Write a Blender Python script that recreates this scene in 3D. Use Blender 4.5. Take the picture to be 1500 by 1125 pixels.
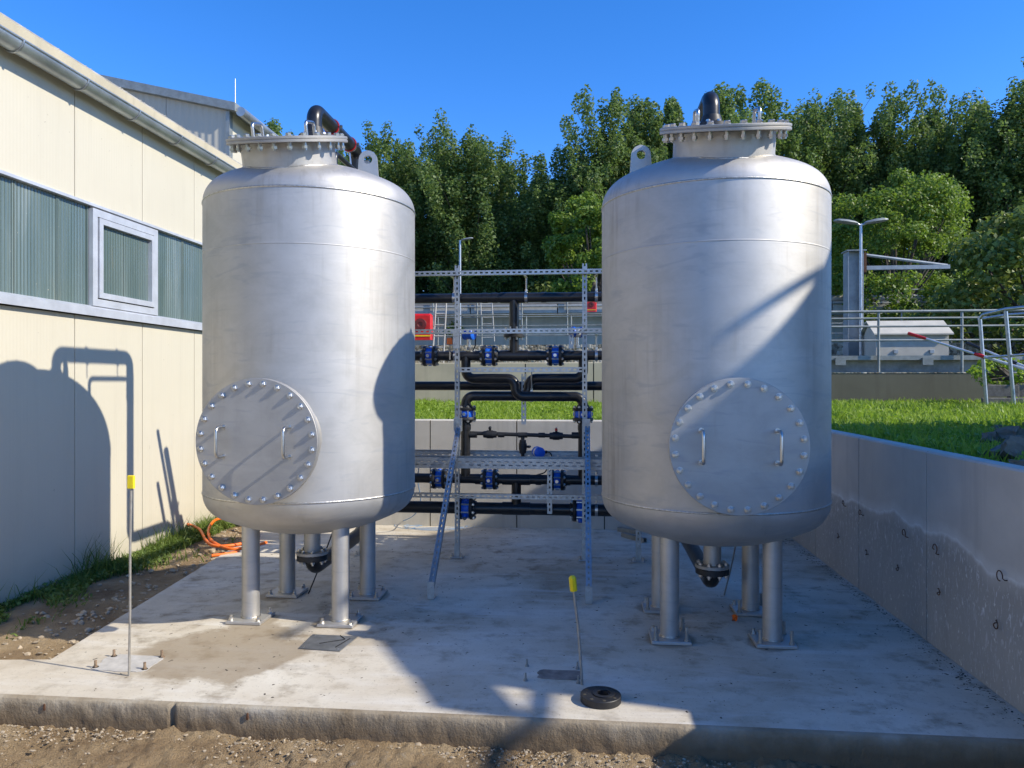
import bpy, bmesh, math, random
from mathutils import Vector, Matrix, noise as mnoise
random.seed(7)
for o in list(bpy.data.objects): bpy.data.objects.remove(o)
S = bpy.context.scene
COL = S.collection
R = math.radians

# ------------------------------------------------------------------ camera
H = 1.62                      # eye height above the slab
YAW = math.atan(110 / 1100)
cam = bpy.data.cameras.new('camera'); camo = bpy.data.objects.new('camera', cam); COL.objects.link(camo)
cam.sensor_width = 36; cam.lens = 36 * 1100 / 1500; cam.shift_y = -2.5 / 1500
cam.clip_start = 0.05; cam.clip_end = 2000
camo.location = (0, 0, H); camo.rotation_euler = (R(90), 0, YAW)
S.camera = camo
S.render.resolution_x = 1024; S.render.resolution_y = 768

# ------------------------------------------------------------------ sky, sun, exposure
SUN = Vector((1, -0.22, 0.728)).normalized()
w = bpy.data.worlds.new('World'); S.world = w; w.use_nodes = True
nt = w.node_tree; nt.nodes.clear()
sky = nt.nodes.new('ShaderNodeTexSky'); sky.sky_type = 'NISHITA'; sky.sun_disc = False
sky.sun_elevation = math.asin(SUN.z); sky.sun_rotation = math.atan2(SUN.x, SUN.y)
sky.air_density = 1.0; sky.dust_density = 0.0; sky.ozone_density = 3.0; sky.altitude = 1500
hs = nt.nodes.new('ShaderNodeHueSaturation'); hs.inputs['Saturation'].default_value = 1.31; hs.inputs['Value'].default_value = .97; hs.inputs['Hue'].default_value = 0.5
bg = nt.nodes.new('ShaderNodeBackground'); bg.inputs[1].default_value = 0.145
wo = nt.nodes.new('ShaderNodeOutputWorld')
tint = nt.nodes.new('ShaderNodeMix'); tint.data_type = 'RGBA'; tint.blend_type = 'MULTIPLY'; tint.inputs[0].default_value = 1.0; tint.inputs[7].default_value = (1.0, .955, 1.17, 1)
nt.links.new(sky.outputs[0], hs.inputs['Color']); nt.links.new(hs.outputs[0], tint.inputs[6]); nt.links.new(tint.outputs[2], bg.inputs[0]); nt.links.new(bg.outputs[0], wo.inputs[0])
sl = bpy.data.lights.new('sun', 'SUN'); sl.energy = 3.7; sl.angle = R(0.53); sl.color = (1.0, 0.93, 0.80)
so = bpy.data.objects.new('sun', sl); COL.objects.link(so)
so.rotation_euler = (-SUN).to_track_quat('-Z', 'Y').to_euler(); so.location = SUN * 60
vs = S.view_settings; vs.view_transform = 'Standard'; vs.look = 'None'; vs.gamma = 1.0; vs.use_curve_mapping = False
vs.exposure = 0.80
S.render.engine = 'CYCLES'
S.cycles.max_bounces = 8

# ------------------------------------------------------------------ pixel -> place
F = 1100.0
FW = Vector((-math.sin(YAW), math.cos(YAW), 0)); RT = Vector((math.cos(YAW), math.sin(YAW), 0))
def on_z(px, py, z=0.0):
    d = (H - z) * F / (py - 560.0)
    p = FW * d + RT * ((px - 750) / F * d); p.z = z
    return p
def on_y(px, py, y):
    u = FW + RT * ((px - 750) / F); t = y / u.y
    return Vector((u.x * t, y, H - (py - 560) / F * t))
def on_x(px, py, x):
    u = FW + RT * ((px - 750) / F); t = x / u.x
    return Vector((x, u.y * t, H - (py - 560) / F * t))
def at_d(px, py, d):
    p = FW * d + RT * ((px - 750) / F * d); p.z = H - (py - 560) / F * d
    return p

# ------------------------------------------------------------------ mesh helpers
class MB:
    def __init__(s): s.v = []; s.f = []
    def quad(s, a, b, c, d):
        n = len(s.v); s.v += [tuple(a), tuple(b), tuple(c), tuple(d)]; s.f.append((n, n+1, n+2, n+3))
    def box(s, x0, x1, y0, y1, z0, z1):
        n = len(s.v)
        s.v += [(x0,y0,z0),(x1,y0,z0),(x1,y1,z0),(x0,y1,z0),(x0,y0,z1),(x1,y0,z1),(x1,y1,z1),(x0,y1,z1)]
        s.f += [tuple(n+i for i in q) for q in ((0,3,2,1),(4,5,6,7),(0,1,5,4),(1,2,6,5),(2,3,7,6),(3,0,4,7))]
        return s
    def cbox(s, x0, x1, y0, y1, z0, z1, c):
        # box with chamfered upright edges and top
        pts = [(x0+c,y0),(x1-c,y0),(x1,y0+c),(x1,y1-c),(x1-c,y1),(x0+c,y1),(x0,y1-c),(x0,y0+c)]
        cx, cy = (x0+x1)/2, (y0+y1)/2
        n = len(s.v)
        s.v += [(x,y,z0) for x,y in pts] + [(x,y,z1-c) for x,y in pts]
        s.v += [(x+(c if x<cx else -c)*.8, y+(c if y<cy else -c)*.8, z1) for x,y in pts]
        for k in range(2):
            for i in range(8):
                j = (i+1) % 8
                s.f.append((n+8*k+i, n+8*k+j, n+8*k+8+j, n+8*k+8+i))
        s.f.append(tuple(n+16+i for i in range(8))); s.f.append(tuple(n+7-i for i in range(8)))
        return s
    def ring(s, c, u, v, r, seg):
        n = len(s.v)
        for i in range(seg):
            a = 2*math.pi*i/seg
            s.v.append(tuple(c + u*(r*math.cos(a)) + v*(r*math.sin(a))))
        return n
    def cyl(s, p0, p1, r0, r1=None, seg=12, cap=True):
        p0 = Vector(p0); p1 = Vector(p1); r1 = r0 if r1 is None else r1
        a = (p1-p0).normalized(); u = a.orthogonal().normalized(); v = a.cross(u)
        n0 = s.ring(p0,u,v,r0,seg); n1 = s.ring(p1,u,v,r1,seg)
        for i in range(seg):
            j = (i+1)%seg; s.f.append((n0+i, n0+j, n1+j, n1+i))
        if cap:
            s.f.append(tuple(n0+seg-1-i for i in range(seg))); s.f.append(tuple(n1+i for i in range(seg)))
        return s
    def lathe(s, prof, o=(0,0,0), ax=(0,0,1), seg=64, closed=False):
        o = Vector(o); ax = Vector(ax).normalized()
        u = ax.orthogonal().normalized(); v = ax.cross(u)
        rings = []
        for r, z in prof:
            if r < 1e-6:
                s.v.append(tuple(o+ax*z)); rings.append((len(s.v)-1, True))
            else:
                rings.append((s.ring(o+ax*z, u, v, r, seg), False))
        m = len(rings)
        for k in range(m if closed else m-1):
            (a, pa), (b, pb) = rings[k], rings[(k+1) % m]
            for i in range(seg):
                j = (i+1)%seg
                if pa and pb: continue
                if pa: s.f.append((a, b+j, b+i))
                elif pb: s.f.append((a+i, a+j, b))
                else: s.f.append((a+i, a+j, b+j, b+i))
        return s
    def tube(s, pts, r, seg=12, bend=0.0, nb=6, cap=True, closed=False):
        pts = [Vector(p) for p in pts]
        path = []
        for i, p in enumerate(pts):
            if bend > 0 and 0 < i < len(pts)-1:
                a = (pts[i-1]-p); b = (pts[i+1]-p)
                la, lb = a.length, b.length; a.normalize(); b.normalize()
                ang = a.angle(b)
                if ang > 3.1: path.append(p); continue
                t = min(bend/math.tan(ang/2), la*.49, lb*.49); rr = t*math.tan(ang/2)
                bis = (a+b).normalized(); c = p + bis*(rr/math.sin(ang/2))
                v0 = (p+a*t)-c; v1 = (p+b*t)-c
                tot = v0.angle(v1); axx = v0.cross(v1).normalized()
                for k in range(nb+1):
                    path.append(c + Matrix.Rotation(tot*k/nb, 3, axx) @ v0)
            else: path.append(p)
        m = len(path); rr = r if isinstance(r, (list, tuple)) else [r]*m
        tang = []
        for i in range(m):
            a = path[max(0,i-1)]; b = path[min(m-1,i+1)]
            tang.append((b-a).normalized())
        u = tang[0].orthogonal().normalized(); rings = []
        for i in range(m):
            t = tang[i]; u = (u - t*u.dot(t)).normalized(); v = t.cross(u)
            rings.append(s.ring(path[i], u, v, rr[i], seg))
        for i in range(m-1):
            for k in range(seg):
                j = (k+1)%seg
                s.f.append((rings[i]+k, rings[i]+j, rings[i+1]+j, rings[i+1]+k))
        if cap:
            s.f.append(tuple(rings[0]+seg-1-i for i in range(seg))); s.f.append(tuple(rings[-1]+i for i in range(seg)))
        return s
    def prism(s, poly, axis, a0, a1):
        # poly of 2D points extruded along axis 'x','y' or 'z'
        def P(p, a):
            return {'x': (a, p[0], p[1]), 'y': (p[0], a, p[1]), 'z': (p[0], p[1], a)}[axis]
        n = len(s.v); m = len(poly)
        s.v += [P(p, a0) for p in poly] + [P(p, a1) for p in poly]
        s.f.append(tuple(n+m-1-i for i in range(m))); s.f.append(tuple(n+m+i for i in range(m)))
        for i in range(m):
            j = (i+1) % m; s.f.append((n+i, n+j, n+m+j, n+m+i))
        return s
    def strut(s, p0, p1, n, w=.041, h=.041, pitch=.05, slot=.026, sw=.014):
        # perforated steel channel, slotted web facing n
        p0 = Vector(p0); p1 = Vector(p1); a = (p1-p0); L = a.length; a.normalize()
        n = Vector(n); n = (n - a*n.dot(a)).normalized(); b = a.cross(n)
        def P(t, x, y): return p0 + a*t + b*x + n*y
        f = h/2
        for sg in (-1, 1):
            s.quad(P(0,sg*w/2,f), P(L,sg*w/2,f), P(L,sg*sw/2,f), P(0,sg*sw/2,f))
            s.quad(P(0,sg*w/2,f), P(0,sg*w/2,-f), P(L,sg*w/2,-f), P(L,sg*w/2,f))
            s.quad(P(0,sg*w/2,-f), P(0,sg*(w/2-.009),-f), P(L,sg*(w/2-.009),-f), P(L,sg*w/2,-f))
        k = max(1, int(L/pitch)); st = L/k
        for i in range(k):
            t0 = st*i + slot/2 + (st-slot)/2 - slot/2; t0 = st*i
            s.quad(P(t0,-sw/2,f), P(t0+st-slot,-sw/2,f), P(t0+st-slot,sw/2,f), P(t0,sw/2,f))
        return s
    def build(s, name, mat, parent=None, smooth=None, solid=None, loc=None):
        me = bpy.data.meshes.new(name); me.from_pydata(s.v, [], s.f)
        bm = bmesh.new(); bm.from_mesh(me)
        if solid is None: bmesh.ops.recalc_face_normals(bm, faces=bm.faces)
        bm.to_mesh(me); bm.free()
        if mat: me.materials.append(mat)
        if smooth:
            for p in me.polygons: p.use_smooth = True
            me.set_sharp_from_angle(angle=R(smooth))
        o = bpy.data.objects.new(name, me); COL.objects.link(o)
        if parent: o.parent = parent
        if loc: o.location = loc
        if solid:
            m = o.modifiers.new('solid', 'SOLIDIFY'); m.thickness = solid; m.offset = 0
        return o

def tag(o, label=None, cat=None, group=None, kind=None):
    if label: o['label'] = label
    if cat: o['category'] = cat
    if group: o['group'] = group
    if kind: o['kind'] = kind
    return o
def thing(name, label, cat, loc=(0,0,0), group=None):
    o = bpy.data.objects.new(name, None); COL.objects.link(o); o.location = loc; o.empty_display_size = .1
    return tag(o, label, cat, group)
def inst(name, me_obj, parent, mtx=None, loc=None):
    o = bpy.data.objects.new(name, me_obj.data if hasattr(me_obj, 'data') else me_obj); COL.objects.link(o)
    o.parent = parent
    if mtx is not None: o.matrix_local = mtx
    elif loc is not None: o.location = loc
    return o
def copy_tree(o, parent=None):
    c = o.copy(); COL.objects.link(c); c.parent = parent
    for ch in list(o.children): copy_tree(ch, c)
    return c

# ------------------------------------------------------------------ materials
def nodes_of(name):
    m = bpy.data.materials.new(name); m.use_nodes = True
    t = m.node_tree; b = t.nodes['Principled BSDF']
    return m, t, b
def N(t, kind, **kw):
    n = t.nodes.new(kind)
    for k, v in kw.items():
        if k in n.inputs: n.inputs[k].default_value = v
        else: setattr(n, k, v)
    return n
def coords(t, scale=(1,1,1), kind='Object'):
    tc = N(t, 'ShaderNodeTexCoord'); mp = N(t, 'ShaderNodeMapping'); mp.inputs['Scale'].default_value = scale
    if kind == 'World':
        g = N(t, 'ShaderNodeNewGeometry'); t.links.new(g.outputs['Position'], mp.inputs[0])
    else: t.links.new(tc.outputs[kind], mp.inputs[0])
    return mp.outputs[0]
def noise(t, vec, scale, detail=6, rough=.6, dist=0):
    n = N(t, 'ShaderNodeTexNoise'); n.inputs['Scale'].default_value = scale; n.inputs['Detail'].default_value = detail
    n.inputs['Roughness'].default_value = rough; n.inputs['Distortion'].default_value = dist
    t.links.new(vec, n.inputs['Vector']); return n.outputs['Fac']
def ramp(t, fac, stops, interp='LINEAR'):
    r = N(t, 'ShaderNodeValToRGB'); r.color_ramp.interpolation = interp
    e = r.color_ramp.elements
    while len(e) > 1: e.remove(e[-1])
    e[0].position = stops[0][0]; c = stops[0][1]; e[0].color = (*c, 1) if len(c) == 3 else c
    for p, c in stops[1:]:
        q = e.new(p); q.color = (*c, 1) if len(c) == 3 else c
    t.links.new(fac, r.inputs[0]); return r.outputs[0]
def mix(t, a, b, fac, mode='MIX'):
    m = N(t, 'ShaderNodeMix'); m.data_type = 'RGBA'; m.blend_type = mode
    for s, v in ((6, a), (7, b)):
        if isinstance(v, tuple): m.inputs[s].default_value = (*v, 1)
        else: t.links.new(v, m.inputs[s])
    if isinstance(fac, float): m.inputs[0].default_value = fac
    else: t.links.new(fac, m.inputs[0])
    return m.outputs[2]
def mth(t, op, a, b=None):
    m = N(t, 'ShaderNodeMath'); m.operation = op
    for i, v in enumerate((a, b)):
        if v is None: continue
        if isinstance(v, (int, float)): m.inputs[i].default_value = v
        else: t.links.new(v, m.inputs[i])
    return m.outputs[0]
def bump(t, b, h, strength=.3, dist=.01):
    n = N(t, 'ShaderNodeBump'); n.inputs['Strength'].default_value = strength; n.inputs['Distance'].default_value = dist
    t.links.new(h, n.inputs['Height']); t.links.new(n.outputs[0], b.inputs['Normal']); return n
def g3(v): return (v, v, v)
def simple(name, c, rough=.5, metal=0.0, var=.15, scale=8, bmp=0.0, bscale=40, kind='World', spec=None):
    m, t, b = nodes_of(name)
    v = coords(t, kind=kind)
    f = noise(t, v, scale)
    col = ramp(t, f, [(.3, tuple(x*(1-var) for x in c)), (.7, tuple(min(1, x*(1+var)) for x in c))])
    t.links.new(col, b.inputs['Base Color'])
    b.inputs['Metallic'].default_value = metal
    rr = N(t, 'ShaderNodeMapRange'); rr.inputs[3].default_value = max(0, rough-.08); rr.inputs[4].default_value = min(1, rough+.1)
    t.links.new(noise(t, v, scale*2.3), rr.inputs[0]); t.links.new(rr.outputs[0], b.inputs['Roughness'])
    if bmp: bump(t, b, noise(t, v, bscale, 4), bmp, .004)
    if spec is not None: b.inputs['Specular IOR Level'].default_value = spec
    return m

# --- stainless steel of the tanks
def steel_mat(name, base=.515, rough=.57, streak=.8):
    m, t, b = nodes_of(name)
    v = coords(t)
    big = noise(t, coords(t, (1.3, 1.3, 1.9)), 1.6, 6, .62, .8)
    mid = noise(t, coords(t, (1, 1, 1.6)), 5.5, 7, .68, .5)
    hor = noise(t, coords(t, (.7, .7, 22)), 3.0, 6, .65)
    ver = noise(t, coords(t, (11, 11, .5)), 1.7, 6, .65)
    fine = noise(t, v, 160, 3)
    c = ramp(t, big, [(.30, (base*.87, base*.835, base*.775)), (.52, (base*1.0, base*.965, base*.905)), (.72, (base*1.07, base*1.04, base*.985))])
    c = mix(t, c, (base*.80, base*.78, base*.74), mth(t, 'MULTIPLY', ramp(t, mid, [(.46, g3(0)), (.68, g3(1))]), .35))
    # brownish run marks, only in places
    st = ramp(t, ver, [(.50, g3(0)), (.68, g3(1))])
    msk = mth(t, 'MULTIPLY', st, ramp(t, noise(t, v, 1.15, 4), [(.47, g3(0)), (.62, g3(1))]))
    c = mix(t, c, (base*.56, base*.49, base*.40), mth(t, 'MULTIPLY', msk, .62*streak))
    # grinding smears
    sm = ramp(t, noise(t, coords(t, (1, 1, 6)), 2.6, 4, .5, 1.4), [(.58, g3(0)), (.68, g3(1))])
    c = mix(t, c, (base*.72, base*.74, base*.78), mth(t, 'MULTIPLY', sm, .32))
    # grey handling scuffs and dark specks
    c = mix(t, c, (base*.45, base*.44, base*.42), ramp(t, noise(t, coords(t, (1, 1, 2.2)), 34, 4, .7, 1.0), [(.68, g3(0)), (.76, g3(.6))]))
    t.links.new(c, b.inputs['Base Color']); b.inputs['Metallic'].default_value = .80; b.inputs['Specular IOR Level'].default_value = .35
    r0 = mth(t, 'ADD', mth(t, 'MULTIPLY', hor, .08), rough - .13)
    r1 = mth(t, 'ADD', r0, mth(t, 'MULTIPLY', sm, .04))
    r2 = mth(t, 'ADD', r1, mth(t, 'MULTIPLY', mid, .09))
    t.links.new(mth(t, 'ADD', r2, mth(t, 'MULTIPLY', big, .12)), b.inputs['Roughness'])
    hh = mth(t, 'ADD', mth(t, 'MULTIPLY', hor, 1.0), mth(t, 'MULTIPLY', fine, .3))
    bump(t, b, mth(t, 'ADD', hh, mth(t, 'MULTIPLY', mid, .6)), .07, .004)
    return m
M = {}
M['steel'] = steel_mat('brushed_stainless')
M['steel_lid'] = steel_mat('stainless_plate', .44, .58, .3)
M['steel_leg'] = steel_mat('stainless_tube', .52, .52, .5)
M['bolt'] = simple('bolt_steel', (.54,.53,.51), .30, 1.0, .1, 30)
M['weld'] = simple('weld_bead', (.50,.48,.44), .42, 1.0, .25, 60, .6, 120)
M['galv'] = simple('galvanised_steel', (.42,.44,.45), .42, .9, .18, 22, .08, 60)
M['galv_dull'] = simple('dull_galvanised_steel', (.27,.29,.28), .6, .5, .22, 8, .1, 60)
M['pipe'] = simple('black_polyethylene', (.014,.014,.015), .32, 0, .4, 12, .05, 30)
M['pipe_matte'] = simple('matte_black_plastic', (.016,.016,.017), .5, 0, .3, 20)
M['blue'] = simple('blue_coated_iron', (.012,.12,.62), .36, 0, .12, 20, .1, 60)
M['red'] = simple('red_plastic', (.55,.012,.012), .35, 0, .15, 12)
M['orange'] = simple('orange_plastic', (.85,.16,.015), .42, 0, .12, 12)
M['yellow'] = simple('yellow_plastic', (.80,.60,.01), .4, 0, .08, 20)
M['white'] = simple('white_plastic', (.72,.73,.74), .4, 0, .08, 20)
M['bluecable'] = simple('blue_cable', (.20,.32,.50), .45, 0, .1, 20)
M['rust'] = simple('rusty_iron', (.10,.045,.022), .8, .2, .4, 40, .4, 200)
M['rustrod'] = simple('rusty_stud', (.24,.17,.11), .7, .3, .5, 60)
M['rod'] = simple('weathered_rod', (.33,.31,.27), .5, .4, .2, 30)
M['wood'] = simple('grey_weathered_wood', (.16,.145,.125), .85, 0, .35, 14, .4, 60)
M['alu'] = simple('aluminium_frame', (.55,.57,.60), .42, .35, .12, 6)
M['zinc'] = simple('zinc_gutter', (.40,.43,.44), .42, .75, .25, 3.5, .05, 30)
M['stone'] = simple('grey_rubble', (.16,.15,.12), .9, 0, .35, 9, .6, 40)
M['pebble'] = simple('pebble', (.36,.29,.20), .85, 0, .4, 15, .3, 80)
M['housing'] = simple('beige_sheet', (.50,.47,.39), .55, 0, .12, 4)
M['concrete_beam'] = simple('pale_concrete', (.42,.40,.36), .85, 0, .2, 2.5, .3, 30)
M['paint_grey'] = simple('grey_painted_steel', (.30,.33,.34), .5, .3, .2, 6)
M['bark'] = simple('bark', (.07,.058,.045), .9, 0, .4, 6, .6, 30)

# --- concrete slab
LEGS = []
TL = Vector((-1.97, 5.24, 0)); TR = Vector((.833, 5.13, 0)); LEGO = .315
def slab_mat():
    m, t, b = nodes_of('slab_concrete')
    v = coords(t, kind='World')
    n1 = noise(t, v, .9, 7, .62, .3); n2 = noise(t, v, 5.5, 6, .65); n3 = noise(t, v, 55, 4, .7)
    br = noise(t, coords(t, (5, 90, 5), 'World'), 1.0, 4, .6)
    c = ramp(t, n1, [(.28, (.32,.26,.18)), (.44, (.50,.44,.345)), (.58,(.58,.53,.435)), (.72, (.65,.61,.52))])
    c = mix(t, c, (.19,.145,.09), mth(t, 'MULTIPLY', ramp(t, n2, [(.50, g3(0)), (.68, g3(.9))]), ramp(t, noise(t, v, .55, 4, .5), [(.38, g3(.25)), (.62, g3(1))])))
    c = mix(t, c, (.66,.64,.59), mth(t, 'MULTIPLY', ramp(t, noise(t, coords(t, (.7, 4, 1), 'World'), 1.5, 6, .6, .5), [(.52, g3(0)), (.70, g3(1))]), .55))
    c = mix(t, c, (.14,.115,.085), ramp(t, n3, [(.60, g3(0)), (.70, g3(.75))]))
    c = mix(t, c, (.10,.085,.065), ramp(t, noise(t, coords(t, (2.2, 5.5, 1), 'World'), 7.5, 5, .75, .6), [(.66, g3(0)), (.73, g3(.65))]))
    # brown film of drying water round the feet and across the middle
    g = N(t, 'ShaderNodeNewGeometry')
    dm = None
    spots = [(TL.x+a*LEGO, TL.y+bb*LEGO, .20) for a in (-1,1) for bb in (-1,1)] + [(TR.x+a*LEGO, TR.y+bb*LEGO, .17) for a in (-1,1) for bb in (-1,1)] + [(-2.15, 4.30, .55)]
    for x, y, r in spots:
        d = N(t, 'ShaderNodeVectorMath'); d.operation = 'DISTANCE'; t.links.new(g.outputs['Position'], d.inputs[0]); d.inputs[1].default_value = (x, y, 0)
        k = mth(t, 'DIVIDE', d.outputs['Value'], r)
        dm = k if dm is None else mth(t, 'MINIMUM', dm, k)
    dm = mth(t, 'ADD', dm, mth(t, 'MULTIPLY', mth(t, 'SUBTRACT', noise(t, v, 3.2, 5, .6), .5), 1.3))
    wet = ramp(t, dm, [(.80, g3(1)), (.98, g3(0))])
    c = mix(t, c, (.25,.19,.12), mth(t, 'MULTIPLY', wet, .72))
    t.links.new(c, b.inputs['Base Color'])
    rr = ramp(t, n2, [(.3, g3(.62)), (.7, g3(.88))]); t.links.new(mix(t, rr, g3(.5), mth(t, 'MULTIPLY', wet, .6)), b.inputs['Roughness'])
    hh = mth(t, 'ADD', mth(t, 'MULTIPLY', br, .55), mth(t, 'ADD', mth(t, 'MULTIPLY', n3, .5), n2))
    bump(t, b, hh, .35, .006)
    return m
M['slab'] = slab_mat()
def edge_mat():
    m, t, b = nodes_of('slab_edge_concrete')
    v = coords(t, kind='World')
    n1 = noise(t, v, 4, 6); n2 = noise(t, v, 45, 5, .7)
    c = ramp(t, n1, [(.3, (.19,.145,.09)), (.55, (.31,.26,.185)), (.75, (.42,.38,.31))])
    g = N(t, 'ShaderNodeSeparateXYZ'); gg = N(t, 'ShaderNodeNewGeometry'); t.links.new(gg.outputs['Position'], g.inputs[0])
    # damp soil splashed on the foot of the face
    zz = mth(t, 'ADD', g.outputs[2], mth(t, 'MULTIPLY', mth(t, 'SUBTRACT', noise(t, coords(t, (2.2, 2.2, .2), 'World'), 1.5, 4), .5), .16))
    c = mix(t, c, (.16,.11,.06), ramp(t, mth(t, 'MULTIPLY', mth(t, 'ADD', zz, .16), 5), [(.30, g3(.9)), (.75, g3(0))]))
    t.links.new(c, b.inputs['Base Color']); b.inputs['Roughness'].default_value = .9
    rib = noise(t, coords(t, (60, 60, 25), 'World'), 1.0, 4)
    bump(t, b, mth(t, 'ADD', n2, mth(t, 'MULTIPLY', rib, .6)), .8, .008)
    return m
M['edge'] = edge_mat()
def wall_conc(name, base, splash=False, axis=1):
    m, t, b = nodes_of(name)
    v = coords(t, kind='World')
    n1 = noise(t, v, 1.3, 6, .6, .3); n2 = noise(t, v, 14, 6, .65); n3 = noise(t, v, 90, 3)
    ver = noise(t, coords(t, (4, 4, .35), 'World'), 1.4, 5)
    c = ramp(t, n1, [(.3, tuple(x*.85 for x in base)), (.7, tuple(x*1.12 for x in base))])
    c = mix(t, c, tuple(x*.72 for x in base), ramp(t, ver, [(.54, g3(0)), (.72, g3(.6))]))
    if splash:
        g = N(t, 'ShaderNodeSeparateXYZ'); gg = N(t, 'ShaderNodeNewGeometry'); t.links.new(gg.outputs['Position'], g.inputs[0])
        wob = mth(t, 'MULTIPLY', mth(t, 'SUBTRACT', noise(t, coords(t, (1, 1.0, .0), 'World'), 1.0, 6, .5), .5), .6)
        zz = mth(t, 'SUBTRACT', g.outputs[2], mth(t, 'ADD', wob, .66))
        low = ramp(t, mth(t, 'ADD', mth(t, 'MULTIPLY', zz, 4), .5), [(.15, g3(1)), (.60, g3(0))])
        band = ramp(t, mth(t, 'ADD', mth(t, 'MULTIPLY', zz, 4), .5), [(.40, g3(0)), (.50, g3(1)), (.54, g3(.55)), (.80, g3(0))])
        c = mix(t, c, tuple(x*.45 for x in base), mth(t, 'MULTIPLY', low, .55))
        spl = ramp(t, noise(t, coords(t, (1, 30, 9), 'World'), 1.4, 5, .65, 1.2), [(.56, g3(0)), (.64, g3(1))])
        fade = ramp(t, mth(t, 'ADD', zz, .75), [(0.0, g3(.15)), (.35, g3(.35)), (.75, g3(1))])
        c = mix(t, c, tuple(min(.8, x*1.9) for x in base), mth(t, 'MULTIPLY', mth(t, 'MULTIPLY', spl, low), mth(t, 'MULTIPLY', fade, .75)))
        spk = ramp(t, noise(t, coords(t, (1, 1, .55), 'World'), 42, 3, .6, .5), [(.63, g3(0)), (.69, g3(1))])
        c = mix(t, c, tuple(min(.8, x*1.6) for x in base), mth(t, 'MULTIPLY', mth(t, 'MULTIPLY', spk, low), .7))
        c = mix(t, c, tuple(min(.8, x*1.7) for x in base), mth(t, 'MULTIPLY', band, mth(t, 'MULTIPLY', n2, 1.3)))
    t.links.new(c, b.inputs['Base Color']); b.inputs['Roughness'].default_value = .82
    bump(t, b, mth(t, 'ADD', n3, mth(t, 'MULTIPLY', n2, .7)), .3, .004)
    return m
M['wall_right'] = wall_conc('retaining_wall_concrete', (.55,.51,.45), True)
M['wall_back'] = wall_conc('back_wall_concrete', (.52,.49,.43))
M['wall_moss'] = wall_conc('mossy_concrete', (.13,.12,.08))
M['wall_cream'] = wall_conc('cream_plinth', (.50,.44,.31))
M['wall_grey'] = wall_conc('grey_basin_concrete', (.46,.42,.345))
def aggregate():
    m, t, b = nodes_of('exposed_aggregate')
    v = coords(t, kind='World')
    vo = N(t, 'ShaderNodeTexVoronoi'); vo.inputs['Scale'].default_value = 16; t.links.new(v, vo.inputs['Vector'])
    sp = N(t, 'ShaderNodeSeparateColor'); t.links.new(vo.outputs['Color'], sp.inputs[0])
    c = ramp(t, sp.outputs[0], [(0, (.12,.10,.07)), (.5, (.30,.26,.18)), (1, (.55,.50,.40))])
    t.links.new(c, b.inputs['Base Color']); b.inputs['Roughness'].default_value = .9
    bump(t, b, mth(t, 'SUBTRACT', 1.0, vo.outputs['Distance']), .6, .03)
    return m
M['aggregate'] = aggregate()

# --- dirt, grass
def dirt_mat():
    m, t, b = nodes_of('dirt')
    v = coords(t, kind='World')
    n1 = noise(t, v, 2.2, 8, .65); n2 = noise(t, v, 22, 6, .7); n3 = noise(t, v, 120, 4, .7)
    c = ramp(t, n1, [(.3, (.20,.125,.06)), (.5, (.38,.265,.14)), (.72, (.52,.40,.245))])
    c = mix(t, c, (.46,.39,.29), ramp(t, n2, [(.58, g3(0)), (.72, g3(.7))]))
    c = mix(t, c, (.09,.055,.03), ramp(t, n3, [(.60, g3(0)), (.72, g3(.7))]))
    t.links.new(c, b.inputs['Base Color']); b.inputs['Roughness'].default_value = .95
    bump(t, b, mth(t, 'ADD', mth(t, 'MULTIPLY', n3, .8), n2), 1.0, .035)
    return m
M['dirt'] = dirt_mat()
def ground_mat(name, a, c2):
    m, t, b = nodes_of(name)
    v = coords(t, kind='World')
    c = ramp(t, noise(t, v, 3.5, 8, .65), [(.3, a), (.7, c2)])
    t.links.new(c, b.inputs['Base Color']); b.inputs['Roughness'].default_value = .95
    bump(t, b, noise(t, v, 30, 5), .8, .03)
    return m
M['field'] = ground_mat('earth_field', (.27,.215,.14), (.44,.37,.27))
M['turf'] = ground_mat('turf', (.035,.06,.012), (.08,.12,.025))
def leaf_mat(name, dark, mid, light, rough=.42, trans=.3, sc=3.0):
    m, t, b = nodes_of(name)
    g = N(t, 'ShaderNodeNewGeometry')
    oi = N(t, 'ShaderNodeObjectInfo')
    f = noise(t, coords(t, kind='Object'), sc, 3, .8)
    f2 = mth(t, 'ADD', mth(t, 'MULTIPLY', f, .65), mth(t, 'MULTIPLY', g.outputs['Random Per Island'], .35))
    c = ramp(t, f2, [(.28, dark), (.5, mid), (.72, light)])
    c = mix(t, c, tuple(x*1.25 for x in mid), mth(t, 'MULTIPLY', oi.outputs['Random'], .35))
    t.links.new(c, b.inputs['Base Color']); b.inputs['Roughness'].default_value = rough
    tr = N(t, 'ShaderNodeBsdfTranslucent'); t.links.new(mix(t, c, (.9,1,.3), .25, 'MULTIPLY'), tr.inputs[0])
    mx = N(t, 'ShaderNodeMixShader'); mx.inputs[0].default_value = trans
    t.links.new(b.outputs[0], mx.inputs[1]); t.links.new(tr.outputs[0], mx.inputs[2])
    t.links.new(mx.outputs[0], t.nodes['Material Output'].inputs['Surface'])
    return m
M['leaf_poplar'] = leaf_mat('poplar_leaf', (.085,.14,.032), (.14,.215,.052), (.215,.28,.088), .55, .48)
M['leaf_bright'] = leaf_mat('maple_leaf', (.095,.155,.02), (.17,.26,.033), (.28,.35,.055), .5, .5)
M['leaf_shrub'] = leaf_mat('shrub_leaf', (.08,.12,.02), (.15,.21,.035), (.28,.31,.07), .5, .35)
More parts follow.
